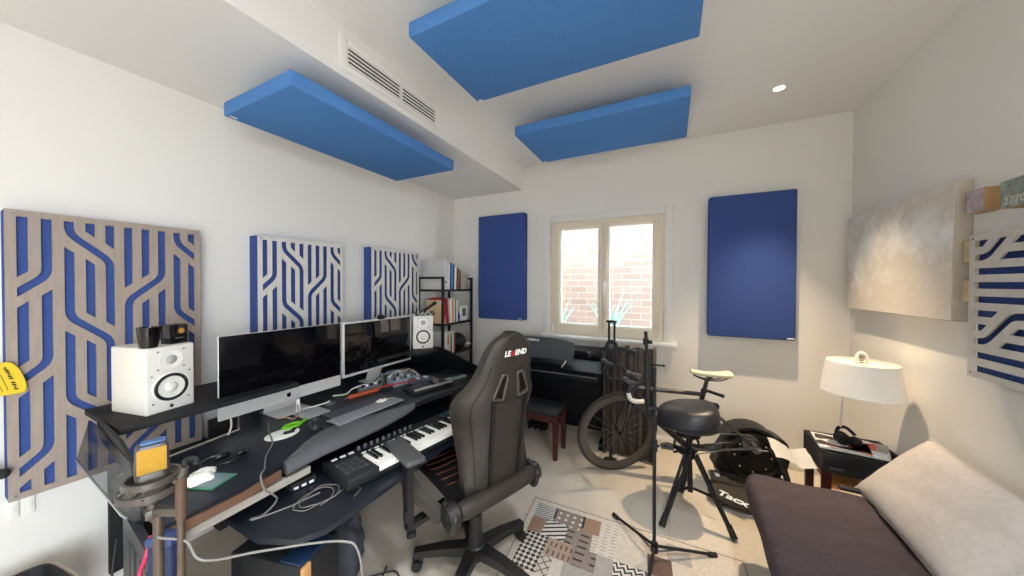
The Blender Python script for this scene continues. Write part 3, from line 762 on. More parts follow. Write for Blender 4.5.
for i in range(5):
    b = nb(); bx(b, -.075+i*.032, -.055+i*.032, -.02, .02, .035, .040, .001); obj('button', b, LIT if i % 2 else GREY, t, world=False)
t = thing('tablet_pad', 'dark flat tablet lying below the far speaker shelf', 'tablet', (-1.70, 2.09, DZ), R(74))
b = nb(); bx(b, -.13, .13, -.09, .09, .0, .010, .004); obj('body', b, mat('tablet_dark', '#1f2a36', .3), t, world=False)
t = thing('silver_recorder', 'slim pale silver device on the far desk wing', 'device', (-1.52, 2.06, DZ), R(68))
b = nb(); bx(b, -.09, .09, -.018, .018, .0, .018, .006); obj('body', b, mat('pale_blue_silver', '#a8c0cc', .35, .4), t, world=False)
b = nb(); bx(b, -.05, .05, -.012, .012, .018, .021, .001); obj('screen_strip', b, GREY, t, world=False)
# left part of the desk
cable([(-1.70, .50, .757), (-1.66, .53, .775), (-1.63, .50, .79), (-1.66, .47, .775), (-1.70, .50, .765), (-1.72, .55, .785), (-1.67, .58, .78), (-1.64, .55, .762), (-1.60, .50, .757)], .0045, CABB, 'black lead knotted on the desk corner behind the white scraps')
t = thing('sunglasses', 'black sunglasses lying on the empty near part of the desk', 'glasses', (-1.68, .67, DZ))
b = nb(); pts = cm([(-1.73, .60, DZ+.01), (-1.725, .64, DZ+.018), (-1.69, .70, DZ+.02), (-1.65, .735, DZ+.016)], 6); tube(b, pts, .005, 8); tube(b, cm([(-1.73, .60, DZ+.006), (-1.69, .60, DZ+.005), (-1.645, .655, DZ+.005), (-1.64, .70, DZ+.006)], 6), .0035, 8)
obj('frame', b, BLACKG, t)
b = nb(); sphere(b, (-1.705, .665, DZ+.014), (.012, .03, .013)); sphere(b, (-1.67, .72, DZ+.013), (.011, .025, .012)); obj('lens', b, BLACKG, t)
t = thing('circuit_card', 'green-edged card under white scraps on the desk corner', 'card', (-1.565, .565, DZ), R(20))
b = nb(); bx(b, -.07, .07, -.05, .05, .0, .004, .001); obj('card', b, mat('pcb_green', '#3f7a5c', .4), t, world=False)
b = nb(); bx(b, -.062, .062, -.042, .042, .004, .006, .001); obj('printed_face', b, mat('slate_print', '#6c7d82', .5), t, world=False)
for i, (x, y, s_, lb) in enumerate(((-1.585, .545, .040, 'rounded white scrap on the green-edged card nearest the microphone'), (-1.635, .575, .036, 'crumpled white scrap behind the green-edged card'))):
    b = nb(); bmesh.ops.create_icosphere(b, subdivisions=3, radius=1)
    for v in b.verts:
        n = v.co.copy(); f = 1+.18*math.sin(6*n.x+3*i)*math.cos(5*n.y+i); v.co = Vector((x+n.x*s_*f, y+n.y*s_*1.1*f, DZ+.007*(1-i)+max(n.z, -.1)*s_*.55+.003))
    tag(obj('white_scrap', b, PAPER, loc=(x, y, DZ)), lb, 'scrap')

# ---- cables on desk and tray, low cabinet under the tray
cable([(-1.90, .93, .765), (-1.80, .885, .757), (-1.66, .83, .756), (-1.55, .75, .757), (-1.455, .70, .758), (-1.40, .66, .765), (-1.375, .66, .72), (-1.37, .70, .66), (-1.40, .67, .609), (-1.42, .635, .607), (-1.40, .65, .607), (-1.36, .75, .606), (-1.34, .85, .606)], .0035, CABG, 'thin grey cable draped over the desk edge down to the tray')
lp = [(-1.315+.055*math.cos(a)*(1+.15*math.sin(3*a)), .80+.085*math.sin(a)+.004*a, .606+.003*(i % 3)) for i, a in enumerate([k*.45 for k in range(32)])]
cable(lp+[(-1.27, .93, .606), (-1.21, .95, .606), (-1.185, .90, .607)], .002, mat('pale_cable', '#75726f', .5), 'loose coil of thin grey cable on the pull-out tray', 3)
cable([(-1.95, 1.12, .757), (-1.93, 1.17, .758), (-1.90, 1.235, .765), (-1.90, 1.27, .768)], .004, CABW, 'white lead running to the round coaster', 6)
cable([(-2.0, 1.36, .757), (-1.95, 1.42, .758), (-1.96, 1.47, .775), (-1.93, 1.52, .79), (-1.90, 1.54, .80)], .004, CABW, 'white lead looping between the two screens', 6)
cable([(-1.94, 1.00, .757), (-1.90, .99, .765), (-1.86, 1.0, .775), (-1.84, 1.02, .762), (-1.86, 1.06, .77), (-1.92, 1.09, .80)], .003, mat('tan_cable', '#b98b6a', .5), 'short tan lead with a knot below the large screen', 6)
cable([(-1.935, .775, .757), (-1.965, .80, .79), (-2.03, .82, .83)], .004, CABW, 'white lead rising behind the near corner of the computer', 6)
for i, (c, dx, lb) in enumerate(((CABB, 0, 'black lead tangled over the silver mixer'), (CABW, .02, 'white lead tangled over the silver mixer'), (CABB, -.03, 'second black lead curling beside the silver mixer'), (CABG, .045, 'grey lead curling in front of the silver mixer'))):
    pts = [(-1.95+dx*2, 1.70, .76), (-1.86+dx, 1.72, .83+.01*i), (-1.80+dx, 1.78, .85), (-1.83+dx, 1.86, .84), (-1.76+dx, 1.88, .79), (-1.72+dx, 1.83, .758)]
    cable(pts, .004, c, lb)
t = thing('power_adapter', 'small black adapter box with white plugs on the tray', 'adapter', (-1.47, .85, .602), R(80))
b = nb(); bx(b, -.05, .05, -.03, .03, 0, .034, .004); obj('body', b, BLACKM, t, world=False)
for i in range(3):
    b = nb(); bx(b, -.04+i*.03, -.022+i*.03, -.034, -.028, .008, .018, .001); obj('plug', b, LIT, t, world=False)
t = thing('storage_cabinet', 'black cabinet with blue top and pale wood edge under the tray', 'cabinet', (-1.34, .72, 0), R(14))
b = nb(); bx(b, -.16, .16, -.09, .09, .0, .49, .006); obj('carcass', b, BLACKM, t, world=False)
b = nb(); bx(b, .06, .155, -.085, .06, .49, .497, .003); obj('blue_top', b, mat('navy_top', '#1f3350', .3), t, world=False)
b = nb(); bx(b, .16, .172, -.095, -.06, .0, .495, .002); obj('wood_edge', b, WOOD, t, world=False)
cable([(-1.33, 1.20, .012), (-1.28, 1.12, .01), (-1.22, 1.10, .01), (-1.20, 1.16, .01), (-1.27, 1.20, .01), (-1.35, 1.13, .01), (-1.42, 1.05, .02)], .004, CABB, 'black cable loop on the floor under the tray')
t = thing('storage_bag', 'dark grey fabric bag slumped on the floor under the desk', 'bag', (-1.47, 1.02, 0))
b = nb(); bmesh.ops.create_icosphere(b, subdivisions=4, radius=1)
for v in b.verts:
    n = v.co.copy(); f = 1+.10*math.sin(7*n.x+2)*math.cos(6*n.y)+.06*math.sin(15*n.z+9*n.x)
    v.co = Vector((-1.47+n.x*.12*f, 1.02+n.y*.12*f, .18+max(n.z, -.95)*.19*f))
obj('bag_body', b, mat('bag_grey', '#3c3d44', .85), t, smooth=60)
b = nb(); tube(b, cm([(-1.53, .98, .33), (-1.50, 1.0, .41), (-1.44, 1.03, .41), (-1.41, 1.05, .33)], 6), .008, 8); obj('handle', b, BLACKM, t)

# ------------------------------------------------------------------ condenser microphone on its stand, nearest the camera
mx_, my_ = -1.100, .295
t = thing('microphone', 'condenser microphone with golden grille held in a shock mount', 'microphone', (mx_, my_, .935), R(74))
# local: front (-y) faces the camera
def rbox(bm, w, d, z0, z1, taper=1.0, rad=.012, seg=5):
    P = []
    for z, k in ((z0, 1), (z0+(z1-z0)*.5, (1+taper)/2), (z1-.006, taper), (z1, taper*.9)):
        row = []
        for (cx, cy, a0) in ((w/2-rad, d/2-rad, 0), (-w/2+rad, d/2-rad, 90), (-w/2+rad, -d/2+rad, 180), (w/2-rad, -d/2+rad, 270)):
            for j in range(seg+1):
                a = R(a0+90*j/seg); row.append(((cx+rad*math.cos(a))*k, (cy+rad*math.sin(a))*k, z))
        P.append(row)
    V = surf(bm, P, True); bm.faces.new(V[0][::-1]); bm.faces.new(V[-1]); return bm
b = nb(); rbox(b, .056, .046, .07, .122); mb = obj('mic_body', b, mat('mic_graphite', '#4a4741', .4, .5), t, world=False)
b = nb(); rbox(b, .057, .046, .122, .186, .94); gr = obj('headcase', b, mat('headcase_grey', '#57555a', .45, .6), t, world=False)
b = nb(); box(b, (0, -.0225, .152), (.047, .004, .056), Matrix.Rotation(R(-2), 3, 'X'), .0018, 2); obj('golden_grille', b, mat('golden_mesh', '#dca83c', .55, .15, bump=.8, bscale=900), t, world=False)
b = nb(); box(b, (.002, .004, .188), (.040, .026, .004), None, .0015); obj('blue_top_mesh', b, mat('blue_mesh', '#4f6f9c', .4, .5), t, world=False)
t = thing('shock_mount', 'grey double-ring shock mount cradling the golden microphone', 'shock mount', (mx_, my_, .925), R(74))
SMG = mat('mount_grey', '#58524c', .4, .5)
for z, r_ in ((.112, .046), (.088, .054)):
    b = nb(); lathe(b, [(r_-.003, z-.007), (r_+.003, z-.007), (r_+.003, z+.007), (r_-.003, z+.007), (r_-.003, z-.007)], 40, caps=False); obj('ring', b, SMG, t, world=False)
b = nb()
for k in range(4):
    a = R(45+90*k); ca, sa = math.cos(a), math.sin(a)
    tube(b, [(.054*ca, .054*sa, .088), (.034*math.cos(a+.5), .034*math.sin(a+.5), .105), (.046*ca, .046*sa, .112)], .0022, 6)
obj('elastic_cord', b, BLACKM, t, world=False)
b = nb()
for k in range(6):
    a = R(60*k+15); cyl(b, (.046*math.cos(a), .046*math.sin(a), .102), (.054*math.cos(a), .054*math.sin(a), .098), .0035, n=8)
    cyl(b, (.057*math.cos(a), .057*math.sin(a), .088), (.062*math.cos(a), .062*math.sin(a), .088), .003, n=8)
obj('post', b, SMG, t, world=False)
b = nb(); lathe(b, [(0, .058), (.024, .060), (.030, .066), (.030, .072), (.0, .073)], 28, caps=False); obj('cradle_base', b, SMG, t, world=False)
b = nb(); cyl(b, (0, 0, .02), (0, 0, .062), .009, n=14); box(b, (0.0, 0, .028), (.024, .022, .024), None, .004); obj('swivel', b, SMG, t, world=False)
t = thing('microphone_stand', 'upright bronze-grey microphone stand with boom clamp, nearest the camera', 'microphone stand', (mx_+.004, my_, 0))
BRZ = mat('bronze_grey', '#5c4f45', .4, .5)
b = nb(); cyl(b, (mx_+.016, my_+.006, .02), (mx_+.012, my_+.006, .95), .0095, n=16); obj('pole', b, BRZ, t)
b = nb(); lathe(b, [(0, 0.0), (.12, 0.0), (.125, .012), (.05, .022), (.014, .03), (0, .03)], 32, Matrix.Translation((mx_+.004, my_, 0)), caps=False); obj('round_base', b, BLACKM, t)
q = Vector((-1.039, .325, 0))
b = nb(); cyl(b, (q.x-.004, q.y, .40), (q.x, q.y, .96), .0075, n=14); obj('side_tube', b, BRZ, t)
b = nb(); cyl(b, (q.x, q.y, .942), (q.x, q.y, 1.038), .0105, n=14); obj('brown_grip', b, mat('brown_grip', '#513a2b', .6), t)
b = nb(); box(b, ((mx_+q.x)/2, (my_+q.y)/2, .958), (.085, .016, .02), rz(math.atan2(q.y-my_, q.x-mx_)), .004); obj('cross_clamp', b, SMG, t)
b = nb(); cyl(b, (q.x, q.y, 1.038), (q.x+.005, q.y+.006, 1.062), .008); obj('top_stub', b, SMG, t)
b = nb(); tube(b, cm([(q.x+.004, q.y+.005, 1.06), (q.x-.010, q.y+.012, 1.072), (q.x+.012, q.y+.022, 1.076), (q.x+.022, q.y+.020, 1.066)], 5), .0055, 8); obj('wing_nut', b, BLACKM, t)
b = nb(); box(b, ((mx_+q.x)/2, (my_+q.y)/2, .60), (.085, .016, .03), rz(math.atan2(q.y-my_, q.x-mx_)), .004); obj('lower_clamp', b, SMG, t)
cable([(-1.095, .300, .905), (-1.07, .300, .90), (-1.03, .33, .885), (-.985, .345, .845), (-.90, .42, .842), (-.80, .50, .842), (-.742, .536, .840), (-.715, .55, .822), (-.70, .555, .74), (-.70, .56, .50), (-.73, .50, .15), (-.85, .40, .02), (-1.0, .34, .03)], .0027, mat('silver_cable', '#6f6c69', .45), 'pale grey microphone cable sagging in front of the tray')
cable([(-1.70, .37, .62), (-1.72, .36, .45), (-1.75, .35, .25), (-1.72, .34, .05), (-1.66, .34, .01)], .003, CABB, 'black cable hanging beside the slotted desk leg')
# navy bag with pink leads hanging at the desk end
t = thing('navy_pouch', 'navy blue pouch with grey rim at the near desk corner', 'pouch', (-1.375, .395, .605), R(30))
b = nb(); bx(b, -.035, .035, -.022, .022, .0, .125, .008, 3); pb = obj('pouch_body', b, mat('navy_fabric', '#1b2849', .6), t, world=False)
b = nb(); bx(b, -.038, .038, -.025, .025, .105, .13, .006, 3); obj('rim', b, mat('pouch_rim', '#2c3c66', .4), t, world=False)
cable([(-1.415, .375, .73), (-1.40, .36, .68), (-1.415, .352, .63), (-1.40, .35, .60), (-1.42, .355, .56)], .005, mat('pink_cable', '#c2244f', .5), 'pink-red lead dangling by the navy pouch')

# ------------------------------------------------------------------ far-left bits
t = thing('yellow_fan_card', 'yellow fan-shaped plastic card with black print at the tall panel edge', 'card', (-2.36, .20, 1.05))
b = nb(); fan = [(.11, 1.045), (.276, 1.047), (.284, 1.053), (.286, 1.075), (.281, 1.105), (.271, 1.142), (.256, 1.172), (.250, 1.178), (.240, 1.179), (.11, 1.150)]
M = axes((-2.409, 0, 0), (0, 1, 0), (0, 0, 1)); prism(b, fan, .025, M); bmesh.ops.bevel(b, geom=list(b.edges), offset=.003, segments=2, affect='EDGES'); yb = obj('card_body', b, mat('yellow_plastic', '#e3c21a', .45), t)
b = nb()
def along(q, off):          # follows the slanted right-hand edge, off = distance inside it
    y = .252+(.280-.252)*q**.8-off; z = 1.166-(1.166-1.064)*q-off*.25; return y, z
for k in range(11):
    if k == 6: continue
    q = .04+k*.088; y, z = along(q, .017); box(b, (-2.3835, y, z), (.0016, .010 if k % 3 else .006, .0055), Matrix.Rotation(R(-18), 3, 'X'))
for off in (.034, .046, .060, .074): tube(b, [(-2.3835, *along(.08+.09*k, off)) for k in range(10)], .0009, 5)
obj('black_print', b, BLACKM, yb)
t = thing('gooseneck_clamp', 'black knobbed clamp gripping the near edge of the tall panel', 'clamp', (-2.385, .205, .735))
b = nb(); cyl(b, (-2.385, .16, .745), (-2.385, .222, .735), .016, n=16); sphere(b, (-2.385, .23, .735), (.016, .018, .02)); obj('knob', b, RUBBER, t)
b = nb(); bx(b, -2.47, -2.37, .185, .215, .715, .76, .006); obj('jaw', b, BLACKM, t)
b = nb(); tube(b, cm([(-2.42, .19, .73), (-2.42, .10, .70), (-2.44, .02, .55)], 6), .010, 8); obj('arm', b, BLACKM, t)
t = thing('waste_bin', 'beige bin with a black liner low in the near corner', 'bin', (-2.20, .20, 0), R(8))
b = nb(); P = []
for z, s_ in ((0, .80), (.32, 1.0), (.325, 1.0), (.325, .93), (.05, .74)):
    P.append([(x*s_, y*s_, z) for x, y in [(.155*math.copysign(abs(math.cos(a))**.35, math.cos(a)), .155*math.copysign(abs(math.sin(a))**.35, math.sin(a))) for a in [2*PI*k/32 for k in range(32)]]])
V = surf(b, P, True); b.faces.new(V[0][::-1]); b.faces.new(V[-1]); obj('bin_body', b, mat('bin_beige', '#a8998a', .6), t, world=False)
b = nb(); P = []
for z, s_ in ((.326, .94), (.318, .90), (.24, .80), (.20, .5)):
    P.append([(x*s_, y*s_, z) for x, y in [(.155*math.copysign(abs(math.cos(a))**.35, math.cos(a)), .155*math.copysign(abs(math.sin(a))**.35, math.sin(a))) for a in [2*PI*k/32 for k in range(32)]]])
V = surf(b, P, True); b.faces.new(V[-1]); obj('liner', b, BLACKM, t, world=False)

# ------------------------------------------------------------------ bookshelf with books
SHX0, SHX1, SHY0, SHY1 = -2.45, -2.10, 2.625, 3.175
t = thing('bookshelf', 'slim black metal bookshelf in the corner beside the desk', 'bookshelf', ((SHX0+SHX1)/2, (SHY0+SHY1)/2, 0))
for x in (SHX0, SHX1-.025):
    for y in (SHY0, SHY1-.025):
        b = nb(); bx(b, x, x+.025, y, y+.025, 0, 1.575, .002); obj('post', b, BLACKM, t)
b = nb()
for y in (SHY0, SHY1-.025): bx(b, SHX0+.025, SHX1-.025, y, y+.025, 1.553, 1.575)
obj('top_rail', b, BLACKM, t)
LV = [1.442, 1.083, .755, .42, .10]
for z in LV:
    b = nb(); bx(b, SHX0+.004, SHX1-.004, SHY0+.004, SHY1-.004, z-.022, z, .002); obj('shelf', b, BLACKM, t)
def book(y, th, h, d, z, color, label, lean=0, grp='books on the black shelf', name='book', x1=None):
    cy = y+th/2; x1 = x1 or SHX1-.02
    t = thing(name, label, 'book', (x1-d/2, cy, z), 0, grp)
    Rm = Matrix.Rotation(R(lean), 4, 'X')
    m = mat('cover_'+color.strip('#'), color, .55)
    b = nb(); c = .003
    bx(b, -d/2, d/2, -th/2, -th/2+c, 0, h); bx(b, -d/2, d/2, th/2-c, th/2, 0, h); bx(b, d/2-c, d/2, -th/2+c, th/2-c, 0, h)
    for v in b.verts: v.co = Rm @ v.co
    cv = obj('cover', b, m, t, world=False)
    b = nb(); bx(b, -d/2+.004, d/2-c, -th/2+c, th/2-c, .003, h-.003)
    for v in b.verts: v.co = Rm @ v.co
    obj('page_block', b, PAPER, t, world=False)
    return t
# top shelf
t = thing('ring_binder', 'large pale grey ring binder standing on the top shelf', 'binder', (-2.27, 2.69, LV[0]), 0)
b = nb(); bx(b, -2.42, -2.115, 2.655, 2.66, LV[0], LV[0]+.315); bx(b, -2.42, -2.115, 2.72, 2.725, LV[0], LV[0]+.315); bx(b, -2.12, -2.114, 2.66, 2.72, LV[0], LV[0]+.315); obj('cover', b, mat('binder_grey', '#c9c8c6', .5), t)
b = nb(); bx(b, -2.41, -2.125, 2.665, 2.71, LV[0]+.005, LV[0]+.29); obj('paper_stack', b, PAPER, t)
b = nb(); cyl(b, (-2.1145, 2.69, LV[0]+.08), (-2.1115, 2.69, LV[0]+.08), .011, n=14); obj('finger_ring', b, BLACKM, t)
yy = 2.732
for th, h, c, lb in ((.026, .28, '#d8d2d6', 'pale lilac book next to the grey ring binder'), (.022, .285, '#2a3350', 'dark navy book on the top shelf'), (.030, .28, '#3f7fb0', 'bright blue book on the top shelf'), (.020, .27, '#16181d', 'black slim book on the top shelf'), (.034, .25, '#e3ded6', 'white book among the blue ones on the top shelf'), (.018, .24, '#2c2622', 'dark brown thin book on the top shelf'), (.030, .23, '#8c5a34', 'tan leather book on the top shelf'), (.022, .21, '#45362e', 'brown book at the far end of the top shelf')):
    book(yy, th, h, .22, LV[0], c, lb, -2); yy += th+.003
t = thing('paper_stack', 'pale stack of papers leaning at the end of the top shelf', 'papers', (-2.22, 3.05, LV[0]))
b = nb(); bx(b, -2.36, -2.13, 2.985, 3.115, LV[0], LV[0]+.17, .003); obj('sheets', b, mat('beige_paper', '#b5a698', .7), t)
# second shelf
for y, th, h, c, lb, ln in ((2.668, .026, .25, '#d9bd93', 'cream book leaning at the near end of the second shelf', 12), (2.70, .022, .27, '#b7262c', 'bright red book leaning on the second shelf', 10), (2.732, .020, .27, '#a32228', 'second red book beside the leaning red one', 6),
                            (2.775, .030, .25, '#e2dfda', 'white book with wide spine on the second shelf', 2), (2.808, .026, .24, '#c98a3c', 'orange-yellow book on the second shelf', 0), (2.836, .020, .26, '#d7d0c4', 'ivory book mid second shelf', 0), (2.858, .022, .25, '#44413e', 'charcoal book mid second shelf', 0), (2.882, .022, .24, '#e9e6e1', 'white slim book before the blue pouch', 0)):
    book(y, th, h, .20, LV[1], c, lb, ln)
t = thing('blue_pouch', 'small royal blue bag on the second shelf by the picture', 'bag', (-2.17, 2.94, LV[1]))
b = nb(); bmesh.ops.create_icosphere(b, subdivisions=3, radius=1)
for v in b.verts: n = v.co.copy(); v.co = Vector((-2.17+n.x*.05, 2.94+n.y*.035*(1.1-.4*n.z), LV[1]+.055+n.z*.054))
obj('bag_body', b, mat('royal_blue', '#26357e', .7), t)
t = thing('picture_frame', 'small white framed photo standing on the second shelf', 'picture frame', (-2.14, 3.04, LV[1]))
b = nb()
for a in ((2.975, 2.99, 0, .17), (3.10, 3.115, 0, .17), (2.99, 3.10, 0, .018), (2.99, 3.10, .152, .17)): bx(b, -2.15, -2.135, a[0], a[1], LV[1]+a[2], LV[1]+a[3], .002)
obj('frame', b, WHITE, t)
b = nb(); bx(b, -2.149, -2.142, 2.99, 3.10, LV[1]+.018, LV[1]+.152); pc_ = obj('photo', b, PAPER, t)
b = nb(); bx(b, -2.142, -2.1405, 3.025, 3.09, LV[1]+.05, LV[1]+.14); obj('dark_print', b, mat('photo_print', '#56584f', .5), pc_)
# third shelf
for y, th, h, c, lb in ((2.662, .030, .21, '#cfc9c2', 'pale grey book at the near end of the third shelf'), (2.695, .026, .23, '#e6e1da', 'white book on the third shelf'), (2.724, .024, .20, '#b5553f', 'rust red book on the third shelf'), (2.752, .024, .22, '#d8d2b8', 'pale cream book on the third shelf'), (2.780, .022, .21, '#2b4a55', 'teal book on the third shelf'), (2.806, .022, .23, '#dedad3', 'off-white book on the third shelf'), (2.832, .030, .21, '#9b4a2c', 'brown-orange book on the third shelf')):
    book(y, th, h, .19, LV[2], c, lb, 0)
t = thing('black_bag', 'black bag with pale strap filling the end of the third shelf', 'bag', (-2.2, 3.0, LV[2]))
b = nb(); bmesh.ops.create_icosphere(b, subdivisions=3, radius=1)
for v in b.verts: n = v.co.copy(); v.co = Vector((-2.21+n.x*.12, 2.995+n.y*.115, LV[2]+.092+n.z*.09*(1+.1*math.sin(5*n.y))))
bb = obj('bag_body', b, BLACKM, t)
b = nb(); tube(b, cm([(-2.11, 3.02, LV[2]+.06), (-2.08, 3.06, LV[2]+.07), (-2.09, 3.10, LV[2]+.055)], 5), .010, 8); obj('strap', b, PAPER, t)
t = thing('clay_figure', 'small pale clay ornament in front of the third shelf books', 'ornament', (-2.115, 2.74, LV[2]))
b = nb(); lathe(b, [(0, 0), (.03, 0), (.034, .02), (.022, .05), (.026, .075), (.014, .10), (0, .105)], 16, Matrix.Translation((-2.13, 2.74, LV[2])), caps=False); obj('figure', b, mat('clay', '#d5c3ad', .7), t)
# fourth shelf
t = thing('document_pile', 'loose white document pile on the fourth shelf', 'papers', (-2.26, 2.76, LV[3]))
b = nb()
for i in range(8): box(b, (-2.25, 2.77, LV[3]+.006+i*.020), (.28, .20, .019), rz(R(random.uniform(-5, 5))))
obj('sheets', b, PAPER, t)
for y, th, h, c, lb in ((2.90, .035, .27, '#a8793a', 'ochre folder upright on the fourth shelf'), (2.94, .025, .27, '#3a2f2a', 'dark folder upright on the fourth shelf'), (2.97, .04, .26, '#c9c4bb', 'pale box file upright on the fourth shelf')):
    book(y, th, h, .24, LV[3], c, lb, 0)
# phone-holder tangle on the far speaker
t = thing('cable_tangle', 'black clip stand and cable tangle on top of the far speaker', 'stand', (-1.95, 2.17, 1.2205))
Zs = 1.2205
b = nb(); tube(b, cm([(-2.0, 2.15, Zs+.008), (-1.95, 2.19, Zs+.05), (-1.90, 2.23, Zs+.095), (-1.885, 2.255, Zs+.115)], 6), [.012]*13+[.016]*6, 8); obj('clip_arm', b, BLACKM, t)
for i in range(5):
    b = nb(); c = Vector((-1.975+.02*i, 2.12+.022*i, Zs+.022)); tube(b, [c+Vector((.022*math.cos(a), .026*math.sin(a), .016*math.sin(2*a+i))) for a in [2*PI*k/18 for k in range(18)]], .004, 6, True); obj('cable_loop', b, [CABB, CABW][i % 2], t)

# ------------------------------------------------------------------ digital piano and bench
PB = mat('piano_black', '#0c0d11', .42, spec=.14)
t = thing('digital_piano', 'black upright digital piano with raised music desk under the window', 'piano', (-1.1, 3.08, 0))
px0, px1 = -1.66, -.545
b = nb(); bx(b, px0+.03, px1-.03, 3.05, 3.31, .12, .80, .004); obj('body', b, PB, t)
for x0, x1 in ((px0, px0+.035), (px1-.035, px1)):
    b = nb(); pl = [(2.86, .60), (2.86, .715), (2.90, .73), (3.06, .86), (3.31, .86), (3.31, 0), (2.92, 0), (2.92, .06), (3.10, .08), (3.10, .60)]
    M = Matrix(((0, 0, 1, x0), (1, 0, 0, 0), (0, 1, 0, 0), (0, 0, 0, 1))); prism(b, pl, x1-x0, M); obj('side_panel', b, PB, t)
b = nb(); bx(b, px0+.035, px1-.035, 2.865, 3.06, .60, .665, .005); kb = obj('key_bed', b, PB, t)
b = nb(); bx(b, px0+.035, px1-.035, 2.86, 2.868, .664, .674); obj('silver_edge', b, mat('steel_blue_edge', '#6f7f93', .25, .6), kb)
b = nb(); prism(b, [(2.868, .668), (2.868, .712), (2.90, .722), (3.06, .80), (3.06, .668)], px1-px0-.07, Matrix(((0, 0, 1, px0+.035), (1, 0, 0, 0), (0, 1, 0, 0), (0, 0, 0, 1)))); obj('key_lid', b, PB, t)
b = nb(); bx(b, px0+.02, px1-.02, 3.055, 3.315, .80, .862, .005); obj('top_lid', b, PB, t)
# music desk: wide panel with curved upper edge, leaning back
mdw, mdh = .82, .205
poly = [(-mdw/2, 0), (mdw/2, 0), (mdw/2+.01, mdh*.72), (mdw/2, mdh*.83)]+[(mdw/2*(1-2*i/12)*.985, mdh*(.86+.14*(1-(1-2*i/12)**2))) for i in range(1, 12)]+[(-mdw/2, mdh*.83), (-mdw/2-.01, mdh*.72)]
M = axes((-1.235, 2.955, .775), (1, 0, 0), (0, .16, 1)); b = nb(); prism(b, poly, .012, M)
md = obj('music_desk', b, mat('music_desk_grey', '#3a3d44', .4), t)
me = text_mesh('YAMAHA', .030, M @ Matrix.Translation((-.005, .168, .0125)), .0005, space=1.05, bold=.0006); obj('maker_name', me, LIT, md, smooth=None)
b = nb(); bx(b, -1.30, -1.10, 2.98, 3.05, .05, .10, .004); obj('pedal_box', b, PB, t)
for x in (-1.26, -1.20, -1.14):
    b = nb(); bx(b, x-.012, x+.012, 2.91, 2.99, .06, .07, .003); obj('pedal', b, CHROME, t)
cable([(-.915, 2.875, .725), (-.90, 2.95, .76), (-.905, 3.0, .80), (-.885, 3.03, .82), (-.90, 3.06, .866)], .004, CABW, 'short white lead hanging over the piano lid')
t = thing('table_speaker', 'small black speaker standing at the near end of the piano', 'speaker', (-1.63, 3.02, .862))
b = nb(); bx(b, -1.635, -1.535, 3.06, 3.17, .862, .985, .008); obj('cabinet', b, BLACKM, t)
b = nb(); lathe(b, [(.034, 0), (.034, .004), (.02, .002), (0, .004)], 20, axes((-1.585, 3.06, .92), (1, 0, 0), (0, 0, 1)), caps=False); obj('cone', b, GREY, t)
t = thing('piano_bench', 'dark red wooden piano bench with black seat', 'bench', (-1.11, 2.71, 0))
b = nb(); bx(b, -1.37, -.85, 2.57, 2.85, .37, .415, .015, 3); obj('seat', b, BLACKM, t)
b = nb(); bx(b, -1.355, -.865, 2.585, 2.835, .315, .37, .003); obj('apron', b, REDWOOD, t)
for x in (-1.345, -.875):
    for y in (2.595, 2.825):
        b = nb(); sweep_rect(b, [(x, y, .37), (x, y, .2), (x, y, 0)], [.048, .042, .032], [.048, .042, .032], (0, 1, 0)); obj('leg', b, REDWOOD, t)

# folded slatted screen behind the bike
t = thing('folding_screen', 'folded dark brown slatted screen leaning between piano and bike', 'screen', (-.32, 2.94, 0))
SL = mat('screen_brown', '#54483f', .55, vary=.2, vscale=6, stretch=(8, 8, 1)); SLD = mat('screen_dark', '#332b27', .55, vary=.2, vscale=6, stretch=(8, 8, 1))
i = 0; x = -.535
while x < -.125:
    w = .030 if i % 3 else .022; y = 2.90+.05*abs(math.sin(i*1.15)); a = R(18*(-1)**i)
    b = nb(); box(b, (x+w/2, y, .475+.004*(i % 4)), (w*1.15, .012, .94+.008*(i % 4)), rz(a), .002); obj('slat', b, SL if i % 2 else SLD, t); x += w*.98; i += 1
b = nb(); bx(b, -.54, -.12, 2.965, 2.975, .02, .94); obj('backing', b, SLD, t)
b = nb(); bx(b, -.135, -.115, 2.88, 2.97, 0, .965, .002); obj('end_board', b, SL, t)

